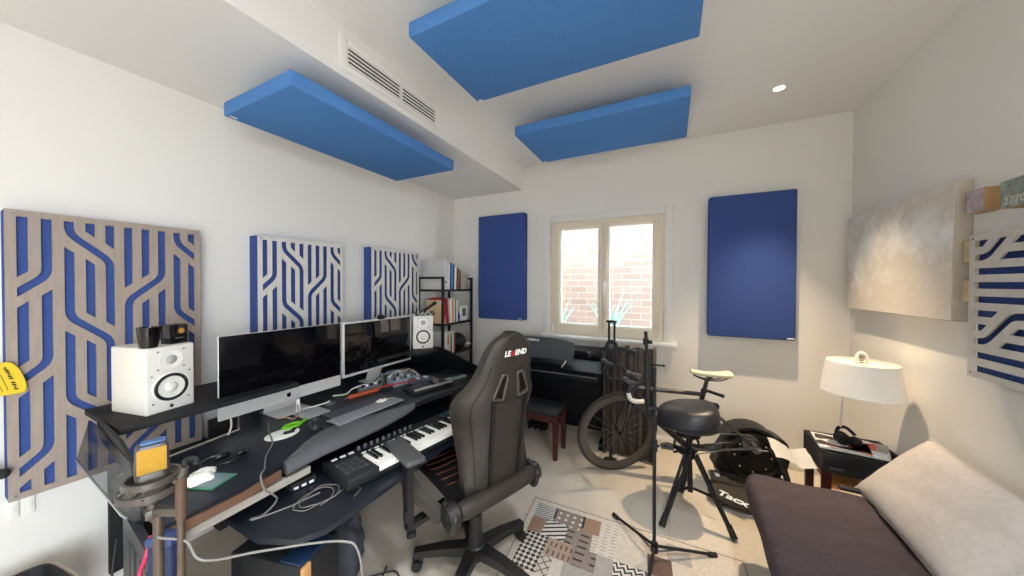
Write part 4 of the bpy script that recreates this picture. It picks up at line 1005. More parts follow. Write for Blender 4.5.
# ------------------------------------------------------------------ road bike on a trainer
bk = thing('road_bike', 'dark road bike with cream saddle mounted on a trainer', 'bicycle', (-.37, 2.63, 0), math.atan2(.172, .905))
FR = mat('bike_frame', '#2a2726', .35, .2, coat=.3); TYRE = mat('tyre_rubber', '#2b2725', .75); RIM = mat('rim_carbon', '#4a423d', .45)
def bl(name, b, m, par=None, M=None, smooth=45):
    if M is not None: b.transform(M)
    return obj(name, b, m, par or bk, world=False, smooth=smooth)
HT, HB = Vector((.135, 0, .735)), Vector((.085, 0, .590))
BB, SCL, RA = Vector((.50, 0, .285)), Vector((.595, 0, .690)), Vector((.908, 0, .362))
ST = Matrix.Translation(HB) @ Matrix.Rotation(R(25), 4, (HT-HB).normalized()) @ Matrix.Translation(-HB)   # steering turned
def wheel(c, M, tyre_m):
    Mw = M @ Matrix.Translation(c) @ Matrix.Rotation(R(90), 4, 'X')
    b = nb(); n = 64
    P = [[((.322+.0125*math.cos(q))*math.cos(2*PI*k/n), (.322+.0125*math.cos(q))*math.sin(2*PI*k/n), .0125*math.sin(q)) for q in [2*PI*j/10 for j in range(10)]] for k in range(n)]
    V = [[b.verts.new(p) for p in r] for r in P]
    for k in range(n):
        for j in range(10): b.faces.new((V[k][j], V[(k+1) % n][j], V[(k+1) % n][(j+1) % 10], V[k][(j+1) % 10]))
    w = bl('wheel', b, tyre_m, None, Mw)
    b = nb(); lathe(b, [(.312, -.010), (.262, -.007), (.258, 0), (.262, .007), (.312, .010)], 64, caps=False); bl('rim', b, RIM, w, Mw)
    b = nb(); lathe(b, [(0, -.05), (.012, -.05), (.020, -.035), (.012, -.02), (.012, .02), (.020, .035), (.012, .05), (0, .05)], 16, caps=False); bl('hub', b, METAL, w, Mw)
    b = nb()
    for k in range(20):
        a = 2*PI*k/20; a2 = a+(.5 if k % 2 else -.5); s_ = .033*(-1)**(k//2)
        cyl(b, (.018*math.cos(a2), .018*math.sin(a2), s_), (.262*math.cos(a), .262*math.sin(a), 0), .0011, n=5)
    bl('spoke', b, STEEL, w, Mw)
wheel((0, 0, .340), ST, TYRE)
b = nb()
tube(b, [HT+Vector((-.0, 0, .0)), HB], [.024, .027], 16); tube(b, [HB+Vector((.01, 0, .02)), BB], [.026, .024], 14); tube(b, [HT+Vector((0, 0, -.035)), SCL], [.019, .015], 14)
tube(b, [BB, SCL+Vector((.005, 0, .02))], [.019, .016], 14); tube(b, [BB+Vector((0, -.035, 0)), BB+Vector((0, .035, 0))], .024, 16)
for s in (-1, 1):
    tube(b, cm([BB+Vector((.02, s*.02, 0)), BB+Vector((.12, s*.035, .012)), RA+Vector((0, s*.065, 0))], 5), .009, 8)
    tube(b, cm([SCL+Vector((0, s*.012, -.05)), SCL+Vector((.10, s*.035, -.15)), RA+Vector((0, s*.065, 0))], 5), .008, 8)
bl('frame', b, FR)
b = nb()
for s in (-1, 1): tube(b, cm([HB+Vector((-.005, s*.03, -.01)), HB+Vector((-.035, s*.048, -.10)), Vector((0, s*.052, .340))], 5), [.015, .015, .014, .014, .013, .012, .011, .010, .010, .009, .009], 10)
tube(b, [HB+Vector((-.003, -.04, -.008)), HB+Vector((-.003, .04, -.008))], .016, 10)
bl('fork', b, FR, None, ST)
SP = HT+(HT-HB).normalized()*.065; BC = SP+Vector((-.088, 0, .020)); STB = ST @ Matrix.Translation(BC) @ Matrix.Diagonal((1, .86, 1, 1)) @ Matrix.Translation(-BC)
b = nb(); tube(b, [HT, SP+Vector((0, 0, .008))], .016, 14); tube(b, [SP, BC], [.016, .015], 12); tube(b, [BC+Vector((0, -.022, 0)), BC+Vector((0, .022, 0))], .018, 14); bl('stem', b, STEEL, None, ST)
BT = mat('bar_tape_dark', '#2a2c30', .7); BTW = mat('bar_tape_white', '#ded8cd', .6)
b = nb(); tube(b, cm([BC+Vector((0, s, z)) for s, z in ((-.20, 0), (-.1, .002), (0, 0), (.1, .002), (.20, 0))], 4), .014, 10); hb = bl('handlebar', b, BT, None, STB)
for s in (-1, 1):
    b = nb(); pts = [BC+Vector(v) for v in ((0, s*.19, 0), (-.045, s*.205, .002), (-.085, s*.21, -.020), (-.098, s*.212, -.060))]; tube(b, cm(pts, 5), .014, 10); bl('hook', b, BT, hb, STB)
    b = nb(); pts = [BC+Vector(v) for v in ((-.098, s*.212, -.058), (-.082, s*.214, -.105), (-.04, s*.216, -.128), (.02, s*.218, -.132))]; tube(b, cm(pts, 5), .0155, 10); bl('drop', b, BTW if s < 0 else BT, hb, STB)
    b = nb(); pts = [BC+Vector(v) for v in ((-.05, s*.207, .008), (-.095, s*.208, .022), (-.125, s*.205, .048), (-.130, s*.204, .058))]; tube(b, cm(pts, 5), [.016]*8+[.018]*4+[.016]*3+[.008], 10); hd = bl('brake_hood', b, mat('hood_grey', '#44474c', .5), hb, STB)
    b = nb(); pts = [BC+Vector(v) for v in ((-.118, s*.206, .035), (-.140, s*.207, .0), (-.138, s*.21, -.05), (-.120, s*.215, -.09))]; sweep_rect(b, cm(pts, 5), .016, .006, (1, 0, 0)); bl('brake_lever', b, METAL, hd, STB)
b = nb(); SPT = SCL+(SCL-BB).normalized()*.118; tube(b, [SCL, SPT], [.0145, .0135], 12); tube(b, [SCL+(SCL-BB).normalized()*.018, SCL+(SCL-BB).normalized()*.04], .021, 14); tube(b, [SPT, SPT+Vector((.03, 0, .02))], .016, 10); bl('seat_post', b, FR)
b = nb(); tube(b, [SPT+Vector((.0, 0, -.085)), SPT+Vector((.10, 0, -.115))], [.011, .012], 10); sphere(b, SPT+Vector((.10, 0, -.115)), .014, 10); bl('rear_light', b, BLACKM)
# saddle
SD = SPT+Vector((.02, 0, .035)); P = []
for i in range(15):
    q = i/14; x = -.130+.258*q; w = .018+.012*q+.042*max(0, (q-.42)/.58)**1.3; w *= (1 if q < .93 else .8); zt = .012*(2*q-1)**2+.004
    P.append([SD+Vector((x, w*1.05*math.cos(a), zt+(.018*math.sin(a) if math.sin(a) > 0 else .028*math.sin(a)*(.5+.5*q)))) for a in [2*PI*k/16 for k in range(16)]])
b = nb(); V = surf(b, P, True); b.faces.new(V[0]); b.faces.new(V[-1][::-1]); sd = bl('saddle', b, mat('saddle_cream', '#ddd3b4', .45), None, None, 70)
b = nb()
for s in (-1, 1): tube(b, cm([SD+Vector((-.11, s*.012, -.01)), SD+Vector((-.04, s*.02, -.035)), SD+Vector((.05, s*.022, -.035)), SD+Vector((.12, s*.028, -.004))], 5), .0045, 8)
bl('rail', b, BLACKM, sd)
# drivetrain
Mx = Matrix.Rotation(R(90), 4, 'X')
b = nb(); lathe(b, [(.075, -.003), (.090, -.003), (.093, 0), (.090, .003), (.075, .003), (.075, -.003)], 40, caps=False)
for k in range(5): a = 2*PI*k/5; cyl(b, (.0, 0, 0), (.078*math.cos(a), .078*math.sin(a), 0), .008, n=8)
bl('chainring', b, METAL, None, Matrix.Translation(BB+Vector((0, .05, 0))) @ Mx)
for s, a in ((-1, 168), (1, -12)):
    d = Vector((math.cos(R(a)), 0, math.sin(R(a))))
    b = nb(); sweep_rect(b, [BB+Vector((0, s*.062, 0)), BB+d*.17+Vector((0, s*.072, 0))], [.030, .024], [.016, .014], (0, 1, 0)); ck = bl('crank_arm', b, FR)
    b = nb(); c = BB+d*.17+Vector((0, s*.115, 0)); box(b, c, (.085, .06, .018), None, .005); cyl(b, c-Vector((0, s*.045, 0)), c, .008); box(b, c+Vector((-.01, 0, .014)), (.03, .045, .012), None, .003); bl('pedal', b, mat('pedal_grey', '#4b4e54', .4, .3), ck)
b = nb(); pts = []
r1, r2 = .090, .045
for k in range(13): a = R(90+180*k/12); pts.append(BB+Vector((r1*math.cos(a), .05, r1*math.sin(a))))
for k in range(13): a = R(-90+180*k/12); pts.append(RA+Vector((r2*math.cos(a), .05, r2*math.sin(a))))
tube(b, pts, .004, 6, True); bl('chain', b, STEEL)
b = nb()
for i in range(7): lathe(b, [(.020, .0), (.030+.004*i, .0), (.030+.004*i, .002), (.02, .002)], 28, Matrix.Translation(RA+Vector((0, .055-.005*i, 0))) @ Mx, caps=False)
bl('cassette', b, STEEL)
b = nb(); tube(b, cm([RA+Vector((.01, .055, -.02)), RA+Vector((.02, .06, -.07)), RA+Vector((-.02, .055, -.12))], 5), .009, 8)
for q in (Vector((.018, .055, -.07)), Vector((-.02, .055, -.125))): cyl(b, RA+q-Vector((0, .006, 0)), RA+q+Vector((0, .006, 0)), .024, n=18)
bl('rear_derailleur', b, METAL)
b = nb(); cyl(b, RA+Vector((0, -.072, 0)), RA+Vector((0, -.080, 0)), .030, n=22); cyl(b, RA+Vector((0, -.075, 0)), RA+Vector((0, -.095, 0)), .012, n=14); tube(b, [RA+Vector((0, -.09, 0)), RA+Vector((.06, -.095, .005))], .006, 8); bl('skewer', b, STEEL)
b = nb(); tube(b, cm([SCL+Vector((.03, -.01, -.05)), SCL+Vector((.065, -.02, -.055)), SCL+Vector((.08, -.04, -.06))], 4), .008, 8); box(b, SCL+Vector((.085, -.02, -.07)), (.02, .05, .03), None, .004); bl('rear_brake', b, BLACKM)

# smart trainer behind the bike
TS = Matrix.Diagonal((.93, .93, .90, 1))
tr_ = thing('bike_trainer', 'black direct-drive trainer with big flywheel housing under the bike', 'bike trainer', (.545, 2.845, 0), math.atan2(.172, .905))
def tl(name, b, m, par=None, smooth=40):
    b.transform(TS); return obj(name, b, m, par or tr_, world=False, smooth=smooth)
TB = mat('trainer_black', '#141416', .5)
Mt = Matrix.Rotation(R(90), 4, 'X')
hp = [(-.255, .12), (-.235, .20), (-.20, .30), (-.14, .40), (-.06, .455), (.03, .475), (.12, .455), (.20, .425), (.245, .40), (.265, .35), (.27, .26), (.25, .16), (.19, .10), (-.10, .09)]
b = nb(); prism(b, hp, .15, Matrix(((1, 0, 0, 0), (0, 0, 1, .06), (0, 1, 0, 0), (0, 0, 0, 1)))); bmesh.ops.bevel(b, geom=list(b.edges), offset=.012, segments=2, affect='EDGES'); hs = tl('housing', b, TB)
b = nb(); lathe(b, [(.0, -.01), (.165, -.01), (.185, 0), (.185, .05), (.16, .056), (.15, .04), (.06, .035), (0, .04)], 44, Matrix.Translation((.0, .062, .275)) @ Mt, caps=False); fy = tl('flywheel', b, mat('flywheel_black', '#1b1a1a', .35, .4))
b = nb()
for k in range(8): a = 2*PI*k/8; cyl(b, (.125*math.cos(a), .024, .275+.125*math.sin(a)), (.125*math.cos(a), .018, .275+.125*math.sin(a)), .006, n=10)
tl('bolt', b, LIT, fy)
b = nb(); cyl(b, (-.02, -.075, .395), (-.02, .06, .395), .020, n=18); tl('axle', b, STEEL)
b = nb(); P = []
for i in range(13):
    a = R(20+i*11); P.append([Vector((-.0+rr*math.cos(a), y, .285+rr*.98*math.sin(a))) for rr, y in ((.205, .03), (.225, .03), (.23, .06), (.23, .20), (.205, .20))])
V = surf(b, P, True); b.faces.new(V[0]); b.faces.new(V[-1]); tl('curved_guard', b, TB, hs)
b = nb(); bx(b, -.22, .22, .02, .20, .05, .11, .01); tl('base_block', b, TB)
# folding legs: the one towards the viewer carries the lettering
c1 = [(x-.045, y+.01) for x, y in ((-.235, .08), (-.16, .085), (-.155, .03), (-.12, -.06), (.0, -.12), (.12, -.25), (.20, -.43), (.15, -.455), (.02, -.36), (-.20, -.34), (-.315, -.26), (-.33, -.20), (-.27, -.10))]
legm = mat('trainer_leg', '#3a352f', .5)
b = nb(); prism(b, c1, .03, Matrix.Translation((0, .0, .055))); bmesh.ops.bevel(b, geom=list(b.edges), offset=.005, segments=2, affect='EDGES'); lg = tl('folding_leg', b, legm)
me = text_mesh('Tacx', .088, Matrix.Translation((-.225, -.270, .0858)) @ Matrix.Rotation(R(-36), 4, 'Z'), .0006, bold=.0025); obj('lettering', me, LIT, lg, world=False, smooth=None)
b = nb(); bx(b, -.26, -.23, 0, .04, .085, .089); tl('white_sticker', b, LIT, lg)
b = nb(); cyl(b, (.17, -.43, 0), (.17, -.43, .06), .022, n=16); cyl(b, (-.30, -.23, 0), (-.30, -.23, .06), .02, n=16); tl('foot', b, RUBBER, lg)
b = nb(); prism(b, [(-.10, .20), (.10, .20), (.05, .42), (-.02, .42)], .03, Matrix.Translation((0, 0, .055))); cyl(b, (.015, .40, 0), (.015, .40, .06), .022); tl('folding_leg', b, legm)
t = thing('white_towel', 'white cloth draped from the trainer towards the bedside cabinet', 'cloth', (.69, 2.63, .42))
P = []
for i in range(15):
    q = i/14; x = .600+.210*q; z = .470-.030*math.sin(q*PI)*(1 if q > .5 else .6)-.045*q*q+.008*math.sin(q*8)
    P.append([(x-.015*r_/7, 2.54+.16*r_/7+.03*q, z-.055*(1-r_/7)+.006*math.sin(r_*1.3+q*3)) for r_ in range(8)])
b = nb(); V = surf(b, P); bmesh.ops.solidify(b, geom=list(b.faces), thickness=.006); obj('cloth', b, PAPER, t, smooth=70)
b = nb(); tube(b, cm([(.60, 2.66, .42), (.64, 2.64, .36), (.67, 2.64, .28), (.70, 2.66, .16)], 6), .018, 10); obj('black_strap', b, TB, t)

# ------------------------------------------------------------------ drum throne
tc = Vector((.120, 2.36, 0))
t = thing('drum_throne', 'black padded saddle stool on a braced tripod before the bike', 'stool', tc, 0)
P = []
nang = 56
SR = Matrix.Translation((-.022, .055, 0)) @ Matrix.Rotation(R(8), 4, 'Z')
def seat_r(a):
    # saddle outline: broad rounded back at +x, narrower nose at -x, slight waist
    c, s_ = math.cos(a), math.sin(a)
    hx = .184; hy = .178*(1-.34*max(0, -c)**1.3)
    return 1/((abs(c)/hx)**2.6+(abs(s_)/hy)**2.6)**(1/2.6)
for z, k in ((.575, .78), (.570, .93), (.580, .985), (.605, 1.0), (.650, .99), (.680, .955), (.698, .88), (.707, .72), (.711, .5), (.712, .25)):
    row = []
    for i in range(nang):
        a = 2*PI*i/nang; r_ = seat_r(a)*k; dx = r_*math.cos(a); dy = r_*math.sin(a)
        zz = z+(.026*max(0, dx/.19)-.012*(abs(dy)/.18)**2-.040*max(0, -dx/.19)**1.5 if z > .60 else .012*(dx/.19)+.01*max(0, -dx/.19))
        row.append(SR @ Vector((dx, dy, zz)))
    P.append(row)
b = nb(); V = surf(b, P, True); b.faces.new(V[0][::-1]); b.faces.new(V[-1]); st = obj('seat', b, mat('black_leather', '#26262b', .38, bump=.06, bscale=250), t, world=False, smooth=80)
b = nb(); tube(b, [SR @ Vector((seat_r(a)*1.003*math.cos(a), seat_r(a)*1.003*math.sin(a), .60+.02*math.cos(a))) for a in [2*PI*k/48 for k in range(48)]], .004, 6, True); obj('piping', b, BLACKM, st, world=False)
b = nb(); cyl(b, (-.015, .045, .51), (-.015, .045, .55), .075, n=20); cyl(b, (0, 0, .16), (-.012, .04, .53), .016, n=16); cyl(b, (0, 0, .38), (-.002, .006, .44), .026, n=16); obj('centre_post', b, METAL, t, world=False)
for k in range(3):
    a = R((230, 333, 100)[k])
    d = Vector((math.cos(a), math.sin(a), 0)); s_ = Vector((-d.y, d.x, 0))
    b = nb()
    for q in (-.016, .016): tube(b, [d*.03+s_*q+Vector((0, 0, .41)), d*.228+s_*q*.4+Vector((0, 0, .05))], .010, 8)
    l_ = obj('leg', b, BLACKM, t, world=False)
    b = nb(); tube(b, [d*.02+Vector((0, 0, .19)), d*.165+Vector((0, 0, .20))], .009, 8); obj('brace', b, BLACKM, l_, world=False)
    b = nb(); tube(b, [d*.218+Vector((0, 0, .075)), d*.250+Vector((0, 0, .012))], [.017, .019], 12); obj('rubber_foot', b, RUBBER, l_, world=False)
b = nb(); box(b, (-.045, -.03, .43), (.05, .03, .03), rz(R(30)), .005); cyl(b, (-.06, -.04, .43), (-.10, -.065, .425), .007); obj('wing_bolt', b, METAL, t, world=False)

# ------------------------------------------------------------------ tripod microphone stand in front of the throne
sb = Vector((-.072, 1.885, 0))
t = thing('microphone_stand', 'thin black tripod boom stand standing on the rug edge', 'microphone stand', sb)
b = nb(); cyl(b, sb+Vector((0, 0, .045)), sb+Vector((-.006, 0, 1.05)), .009, n=14); obj('lower_tube', b, BLACKM, t)
b = nb(); cyl(b, sb+Vector((0, 0, .055)), sb+Vector((0, 0, .10)), .020, n=16); obj('leg_hub', b, METAL, t)
for e in ((-.275, 2.085, .02), (.225, 2.06, .02), (-.10, 1.56, .02)):
    e = Vector(e); e = sb+(e-sb).normalized()*.35+Vector((0, 0, 0)); e.z = .014
    b = nb(); tube(b, [sb+Vector((0, 0, .085)), e], .008, 10); l_ = obj('leg', b, BLACKM, t)
    d = (e-sb).normalized(); b = nb(); tube(b, [e-d*.04+Vector((0, 0, .006)), e+d*.004], .013, 10); obj('rubber_tip', b, RUBBER, l_)
    b = nb(); tube(b, [sb+Vector((0, 0, .052)), sb+d*.15+Vector((0, 0, .05))], .005, 6); obj('brace', b, STEEL, l_)
b = nb(); cyl(b, sb+Vector((-.004, 0, .60)), sb+Vector((-.004, 0, .66)), .016, n=14); cyl(b, sb+Vector((-.03, -.01, .63)), sb+Vector((.02, .005, .63)), .007, n=8); obj('height_clutch', b, BLACKM, t)
jt = sb+Vector((-.03, 0, .825))
b = nb(); tube(b, [sb+Vector((-.032, 0, .79)), sb+Vector((-.036, 0, .90)), sb+Vector((-.052, 0, 1.245))], .009, 12); cyl(b, sb+Vector((-.034, 0, .80)), sb+Vector((-.048, 0, 1.13)), .0125, n=12); obj('boom_arm', b, BLACKM, t)
b = nb(); cyl(b, sb+Vector((-.045, 0, .83)), sb+Vector((.012, 0, .83)), .013, n=12); box(b, sb+Vector((-.03, -.012, .83)), (.02, .03, .035), None, .004); obj('boom_joint', b, METAL, t)
b = nb(); cyl(b, sb+Vector((-.045, 0, 1.065)), sb+Vector((.035, -.01, 1.07)), .0045, n=8); sphere(b, sb+Vector((.038, -.01, 1.07)), .008, 10); obj('tee_handle', b, METAL, t)
b = nb(); cyl(b, sb+Vector((-.050, 0, 1.175)), sb+Vector((-.051, 0, 1.205)), .015, n=12); cyl(b, sb+Vector((-.05, -.01, 1.19)), sb+Vector((-.02, -.02, 1.192)), .010, n=10); obj('top_knob', b, BLACKM, t)
# tablet holder on its own pole behind the bars
hbp = Vector((-.452, 2.80, 0))
t = thing('tablet_stand', 'black floor stand with spread tablet clamp arms by the handlebar', 'tablet stand', hbp)
b = nb(); cyl(b, hbp+Vector((0, 0, .02)), hbp+Vector((0, 0, .97)), .012, n=14); obj('pole', b, BLACKM, t)
b = nb(); lathe(b, [(0, 0), (.055, 0), (.058, .006), (.03, .014), (.012, .02), (0, .02)], 28, Matrix.Translation(hbp), caps=False); obj('base', b, BLACKM, t)
hc = hbp+Vector((.005, -.02, .985))
b = nb(); cyl(b, hc+Vector((0, .02, 0)), hc+Vector((0, -.02, 0)), .052, n=28); cl_ = obj('hub', b, METAL, t)
b = nb(); cyl(b, hc+Vector((0, -.02, 0)), hc+Vector((0, -.03, 0)), .018, n=18); obj('centre_cap', b, GREY, cl_)
b = nb()
for s in (-.022, .022): sweep_rect(b, [hc+Vector((s, 0, .02)), hc+Vector((s, 0, .20))], .017, .016, (0, 1, 0))
sweep_rect(b, [hc+Vector((-.040, -.01, .205)), hc+Vector((.040, -.01, .205))], .035, .02, (0, 0, 1)); obj('upper_arm', b, METAL, t)
for s, zz in ((-1, -.09), (1, -.04)):
    b = nb(); e = hc+Vector((s*.185, -.005, zz)); sweep_rect(b, [hc+Vector((s*.025, 0, -.02)), hc+Vector((s*.10, 0, zz*.55)), e], [.044, .034, .030], .016, (0, 1, 0)); box(b, e+Vector((0, -.015, 0)), (.026, .05, .045), None, .004); obj('side_arm', b, METAL, t)
b = nb(); sweep_rect(b, [hc+Vector((.02, -.01, -.02)), hc+Vector((.035, -.02, -.10)), hc+Vector((.03, -.02, -.14))], .03, .016, (0, 1, 0)); obj('lower_arm', b, METAL, t)

# ------------------------------------------------------------------ gaming chair
cc = Vector((-.917, 1.418, 0)); CA = R(68.6)
ch = thing('gaming_chair', 'brown-black racing style gaming chair seen from behind', 'chair', cc, CA)
CL = mat('chair_leather', '#2d2722', .55, vary=.12, vscale=30, bump=.06, bscale=260); CP = mat('chair_plastic', '#211f1e', .45); CFB = mat('chair_black', '#1b1a1b', .55)
def co(name, b, m, par=None, smooth=50): return obj(name, b, m, par or ch, world=False, smooth=smooth)
ang = R(7)
LB = Matrix.Translation((.078, -.128, .450)) @ Matrix.Rotation(ang, 4, 'X')      # lean frame: x right, y forward, z up along the back
HWT = [(0, .200), (.08, .210), (.2, .208), (.32, .210), (.42, .222), (.50, .246), (.57, .252), (.62, .235), (.67, .200), (.74, .174), (.82, .156), (.89, .136), (.94, .112), (.975, .082), (1, .040)]
def hw(t_):
    for (a, x), (b_, y) in zip(HWT, HWT[1:]):
        if t_ <= b_: q = (t_-a)/(b_-a); q = q*q*(3-2*q) if False else q; return x+(y-x)*q
    return HWT[-1][1]
BH = .812
def backpt(s_, t_, side):
    w = hw(t_); wing = math.exp(-((t_-.42)/.26)**2)
    fwd = .115*abs(s_)**3.2*wing+.025*abs(s_)**4
    th = .095*(1-.55*abs(s_)**4)*(1-.55*max(0, (t_-.86)/.14)**2)
    return Vector((w*s_, fwd+(th if side else 0), BH*t_))
N, Mr = 26, 44
b = nb(); F_, K_ = [], []
for i in range(Mr+1):
    t_ = i/Mr
    K_.append([b.verts.new(LB @ backpt(-1+2*j/N, t_, 0)) for j in range(N+1)])
    F_.append([b.verts.new(LB @ backpt(-1+2*j/N, t_, 1)) for j in range(N+1)])
for i in range(Mr):
    for j in range(N):
        b.faces.new((K_[i][j], K_[i][j+1], K_[i+1][j+1], K_[i+1][j])); b.faces.new((F_[i][j], F_[i+1][j], F_[i+1][j+1], F_[i][j+1]))
    b.faces.new((K_[i][0], K_[i+1][0], F_[i+1][0], F_[i][0])); b.faces.new((K_[i][N], F_[i][N], F_[i+1][N], K_[i+1][N]))
for j in range(N):
    b.faces.new((K_[0][j], F_[0][j], F_[0][j+1], K_[0][j+1])); b.faces.new((K_[Mr][j], K_[Mr][j+1], F_[Mr][j+1], F_[Mr][j]))
back = co('backrest', b, CL, None, 60)
hole = [(.030, .612), (.066, .618), (.116, .506), (.052, .486)]
cb = nb()
for s in (-1, 1):
    pl = round_path([((hole[0][0]+hole[3][0])/2*s, (hole[0][1]+hole[3][1])/2)]+[(x*s, y) for x, y in (hole[0], hole[1], hole[2], hole[3])]+[((hole[0][0]+hole[3][0])/2*s, (hole[0][1]+hole[3][1])/2)], .008, 4)[:-1]
    prism(cb, [(p.x, p.y) for p in pl], .4, LB @ Matrix(((1, 0, 0, 0), (0, 0, 1, -.1), (0, 1, 0, 0), (0, 0, 0, 1))))
cut = co('cutter', cb, CL)
md = back.modifiers.new('holes', 'BOOLEAN'); md.operation = 'DIFFERENCE'; md.solver = 'EXACT'; md.object = cut
baked(back); bpy.data.objects.remove(cut)
back.data.shade_smooth(); back.data.set_sharp_from_angle(angle=R(50))
for s in (-1, 1):
    pl = round_path([((hole[0][0]+hole[3][0])/2*s, (hole[0][1]+hole[3][1])/2)]+[(x*s, y) for x, y in hole]+[((hole[0][0]+hole[3][0])/2*s, (hole[0][1]+hole[3][1])/2)], .010, 4)[:-1]
    b = nb(); tube(b, [LB @ Vector((p.x, -.001, p.y)) for p in pl], .008, 8, True); co('hole_rim', b, mat('rim_leather', '#45403b', .5), back)
    b = nb(); sweep_rect(b, [LB @ Vector((s*x, y, z)) for x, y, z in ((.108, -.001, .486), (.104, -.002, .40), (.098, -.002, .22), (.090, -.002, .03))], .020, .010, LB.to_3x3() @ Vector((0, 1, 0))); co('dark_strap', b, mat('strap_black', '#111012', .6), back)
    b = nb(); tube(b, [LB @ (backpt(s*.80, q/20*.78+.03, 0)+Vector((0, -.001, 0))) for q in range(21)], .0035, 6); co('seam', b, CFB, back)
b = nb(); tube(b, [LB @ Vector((x, -.001, z)) for x, z in ((-.114, .484), (-.05, .474), (0, .490), (.05, .474), (.114, .484))], .006, 8); co('strap_join', b, CFB, back)
def chair_text(s, x, col, bold):
    M = LB @ axes((x, -.0015, .718), (1, 0, 0), (0, 0, 1)); me = text_mesh(s, .037, M, .0008, shear=.12, space=1.02, bold=bold); co('lettering', me, col, back, None)
chair_text('LE', -.047, mat('print_white', '#f0eee8', .5), .0016)
chair_text('END', .040, mat('print_white', '#f0eee8', .5), .0016)
b = nb(); M = LB @ axes((-.011, -.0015, .718), (1, 0, 0), (0, 0, 1))
for pl in ([(-.013, -.013), (.011, -.013), (.011, -.003), (.004, .002), (-.003, -.001), (-.003, .006), (.014, .006), (.016, .013), (-.008, .013)],):
    prism(b, pl, .0012, M)
prism(b, [(-.004, .001), (.010, -.002), (.012, .004), (-.002, .006)], .0014, M)
co('red_letter', b, RED, back)
# seat with raised bolsters and red piping
P = []
for i in range(17):
    q = i/16; y = -.10+.54*q; row = []
    for j in range(21):
        s_ = -1+2*j/20; x = s_*(.255-.02*q)+.02
        z = .47+.05*abs(s_)**3*(1-.35*q)+.012*math.sin(PI*q)-(.05*max(0, (q-.85)/.15)**2)
        row.append((x, y, z))
    P.append(row)
b = nb(); V = surf(b, P); bmesh.ops.solidify(b, geom=list(b.faces), thickness=.09); 
se = co('seat', b, CFB, None, 60)
b = nb()
for k in range(6):
    y = .02+.055*k; tube(b, [(x*.16, y+.012*(1-abs(x)), .478+.05*abs(x*.16/.255)**3+.012*math.sin(PI*(y+.1)/.54)) for x in [-1+2*j/12 for j in range(13)]], .0022, 5)
co('red_stitching', b, mat('dull_red_thread', '#6d3430', .7), se)
# hinge bar and covers
b = nb(); P = [(x, -.135-.012*math.cos(x*5), .460) for x in [-.195+.47*k/12 for k in range(13)]]; tube(b, P, [.036]+[.043]*11+[.036], 14); co('lower_bolster', b, CL)
for s in (-1, 1):
    b = nb(); box(b, (.035+s*.262, -.115, .440), (.045, .12, .11), Matrix.Rotation(R(20), 3, 'X'), .018, 3); cyl(b, (.035+s*.24, -.125, .450), (.035+s*.29, -.125, .450), .055, .048, 24); hc_ = co('recliner_cover', b, CP)
    b = nb(); cyl(b, (.035+s*.288, -.125, .450), (.035+s*.296, -.125, .450), .03, n=20); co('cap', b, CFB, hc_)
    b = nb(); sweep_rect(b, cm([(.03+s*.275, -.08, .43), (.01+s*.295, .05, .475), (s*.305, .16, .515), (s*.295, .24, .52)], 5), .045, [.05]*5+[.06]*6+[.05]*5, (0, 0, 1)); co('side_shell', b, mat('shell_grey', '#4a4641', .35), hc_)
    # armrest
    b = nb(); box(b, (s*.330, .135, .678), (.098, .27, .028), None, .012, 3); ar = co('armrest_pad', b, mat('arm_pad', '#4b4a4a', .55))
    b = nb(); sweep_rect(b, [(s*.330, .10, .665), (s*.332, .09, .50), (s*.334, .075, .335)], .032, [.075, .055, .042], (0, 1, 0)); sweep_rect(b, [(s*.335, .075, .345), (s*.25, .06, .37), (s*.14, .06, .385)], [.05, .05, .05], .022, (0, 0, 1)); co('armrest_post', b, CP, ar)
    b = nb(); cyl(b, (s*.334, .05, .335), (s*.334, .05, .315), .022, n=14); co('post_foot', b, CFB, ar)
    b = nb(); box(b, (s*.352, .075, .40), (.012, .03, .05), None, .004); co('height_button', b, CFB, ar)
b = nb(); box(b, (0, .07, .40), (.24, .24, .045), None, .01); sweep_rect(b, [(.11, .09, .395), (.26, .10, .39)], .012, .012, (0, 0, 1)); co('tilt_plate', b, CFB)
# gas lift and star base
b = nb(); lathe(b, [(0, .05), (.042, .055), (.040, .13), (.034, .20), (.034, .29), (.027, .295), (.027, .37), (0, .372)], 24, caps=False); co('gas_lift', b, CP)
b = nb(); lathe(b, [(0, .065), (.055, .068), (.06, .09), (.055, .125), (.04, .14), (0, .14)], 24, caps=False); sb_ = co('star_hub', b, CP)
for k in range(5):
    a = R(209+72*k)-CA; d = Vector((math.cos(a), math.sin(a), 0))
    b = nb(); sweep_rect(b, [d*.03+Vector((0, 0, .105)), d*.17+Vector((0, 0, .105)), d*.32+Vector((0, 0, .088))], [.068, .056, .042], [.048, .040, .030]); lg = co('base_arm', b, CP)
    c = d*.305; s_ = Vector((-d.y, d.x, 0)); b = nb()
    for e in (-1, 1): cyl(b, c+s_*e*.006+Vector((0, 0, .029)), c+s_*e*.026+Vector((0, 0, .029)), .028, .026, 18)
    cyl(b, c+Vector((0, 0, .03)), c+Vector((0, 0, .08)), .008, n=8); box(b, c+Vector((0, 0, .055)), (.05, .016, .02), rz(a), .004); co('caster', b, CFB, lg)

